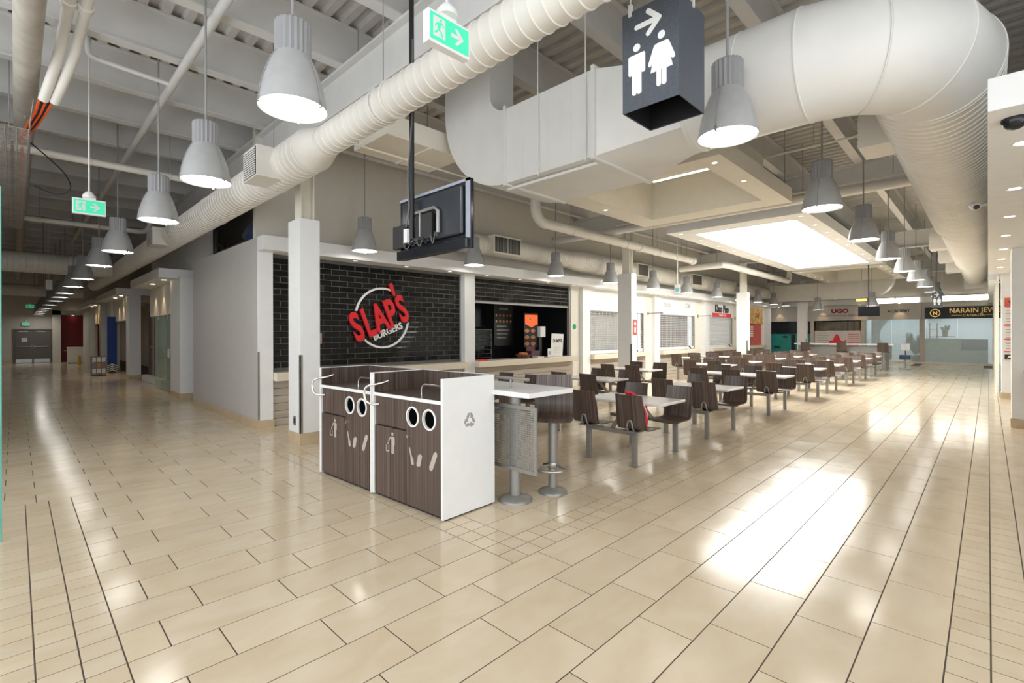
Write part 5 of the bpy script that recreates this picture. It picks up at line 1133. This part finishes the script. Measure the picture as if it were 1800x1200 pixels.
MB().tube([(-3.6, 3.30, 1.175), (-3.02, 3.30, 1.175)], 0.016, 8).build('purse_rail', METALP, ht); MB().cyl((-3.25, 3.30, 1.075), (-3.25, 3.30, 1.175), 0.012, 8).build('rail_post', METALP, ht)
def stool(x, y, rz, label):
    t = thing('bar_stool', label, 'stool', (0,0,0), 'high bar stools', local=True)
    s_ = inst(shell_mb(0.37, 0.40, 0.42, 0.765, 0.40, 0.40).mesh('seat_shell', WOODS), 'seat_shell', t, (0, -0.20, 0)); s_.rotation_euler.z = 0
    B(-0.11, 0.11, -0.11, 0.11, 0.74, 0.752).build('seat_plate', METAL, t)
    MB().cyl((0,0,0.02), (0,0,0.742), 0.046, 20).build('post', METALP, t)
    MB().lathe([(0.145, 0.0), (0.145, 0.012), (0.13, 0.03), (0.065, 0.052), (0.048, 0.058)], (0,0,0), 28, True).build('round_base', METALP, t)
    MB().tube(smooth([(-0.04, 0.03, 0.28), (-0.13, 0.16, 0.28), (-0.11, 0.25, 0.28), (0.0, 0.29, 0.28), (0.11, 0.25, 0.28), (0.13, 0.16, 0.28), (0.04, 0.03, 0.28)], 4), 0.014, 8).build('footrest', METAL, t)
    MB().lathe([(0.052, 0.25), (0.058, 0.26), (0.058, 0.30), (0.052, 0.31)], n=20, caps=True).build('clamp_collar', METAL, t); MB().cyl((0.05, 0, 0.28), (0.095, 0.0, 0.28), 0.012, 8).build('clamp_screw', BLACK, t)
    t.location = (x, y, 0); t.rotation_euler.z = rz; return t
st0 = stool(-3.14, 3.79, PI+0.62, 'tall brown bar stool facing the white high table')
for i, x in enumerate((-6.0, -4.6, -3.15)):
    t = copy_tree(st0); t.location = (x, 25.6, 0); t.rotation_euler.z = 0; t['label'] = ['leftmost', 'middle', 'rightmost'][i] + ' bar stool at the long far bar table'
fb = thing('far_bar_table', 'long pale high bar table standing before the far shop windows', 'table', (-4.5, 26.2, 0)); B(-6.6, -2.85, 25.95, 26.55, 1.06, 1.11).build('tabletop', WLAM, fb)
B(-6.5, -2.95, 26.22, 26.28, 0.45, 1.02).build('modesty_panel', METALP, fb)
for x in (-6.3, -4.7, -3.1): MB().cyl((x, 26.25, 0), (x, 26.25, 1.06), 0.05, 12).build('post', METALP, fb)
wc2 = thing('office_chair', 'white and navy chair behind the far bar table', 'chair', (-2.6, 27.2, 0)); B(-2.76, -2.44, 27.3, 27.36, 0.8, 1.12).build('backrest', WLAM, wc2, 0.02); B(-2.78, -2.42, 27.0, 27.36, 0.42, 0.62).build('seat_body', NAVY, wc2, 0.02); B(-2.62, -2.58, 27.34, 27.37, 0.6, 0.85).build('back_stem', NAVY, wc2); MB().cyl((-2.6, 27.2, 0.0), (-2.6, 27.2, 0.42), 0.04, 10).build('post', METAL, wc2); MB().lathe([(0.22, 0.0), (0.2, 0.03)], (-2.6, 27.2, 0), 12, True).build('base', METAL, wc2)
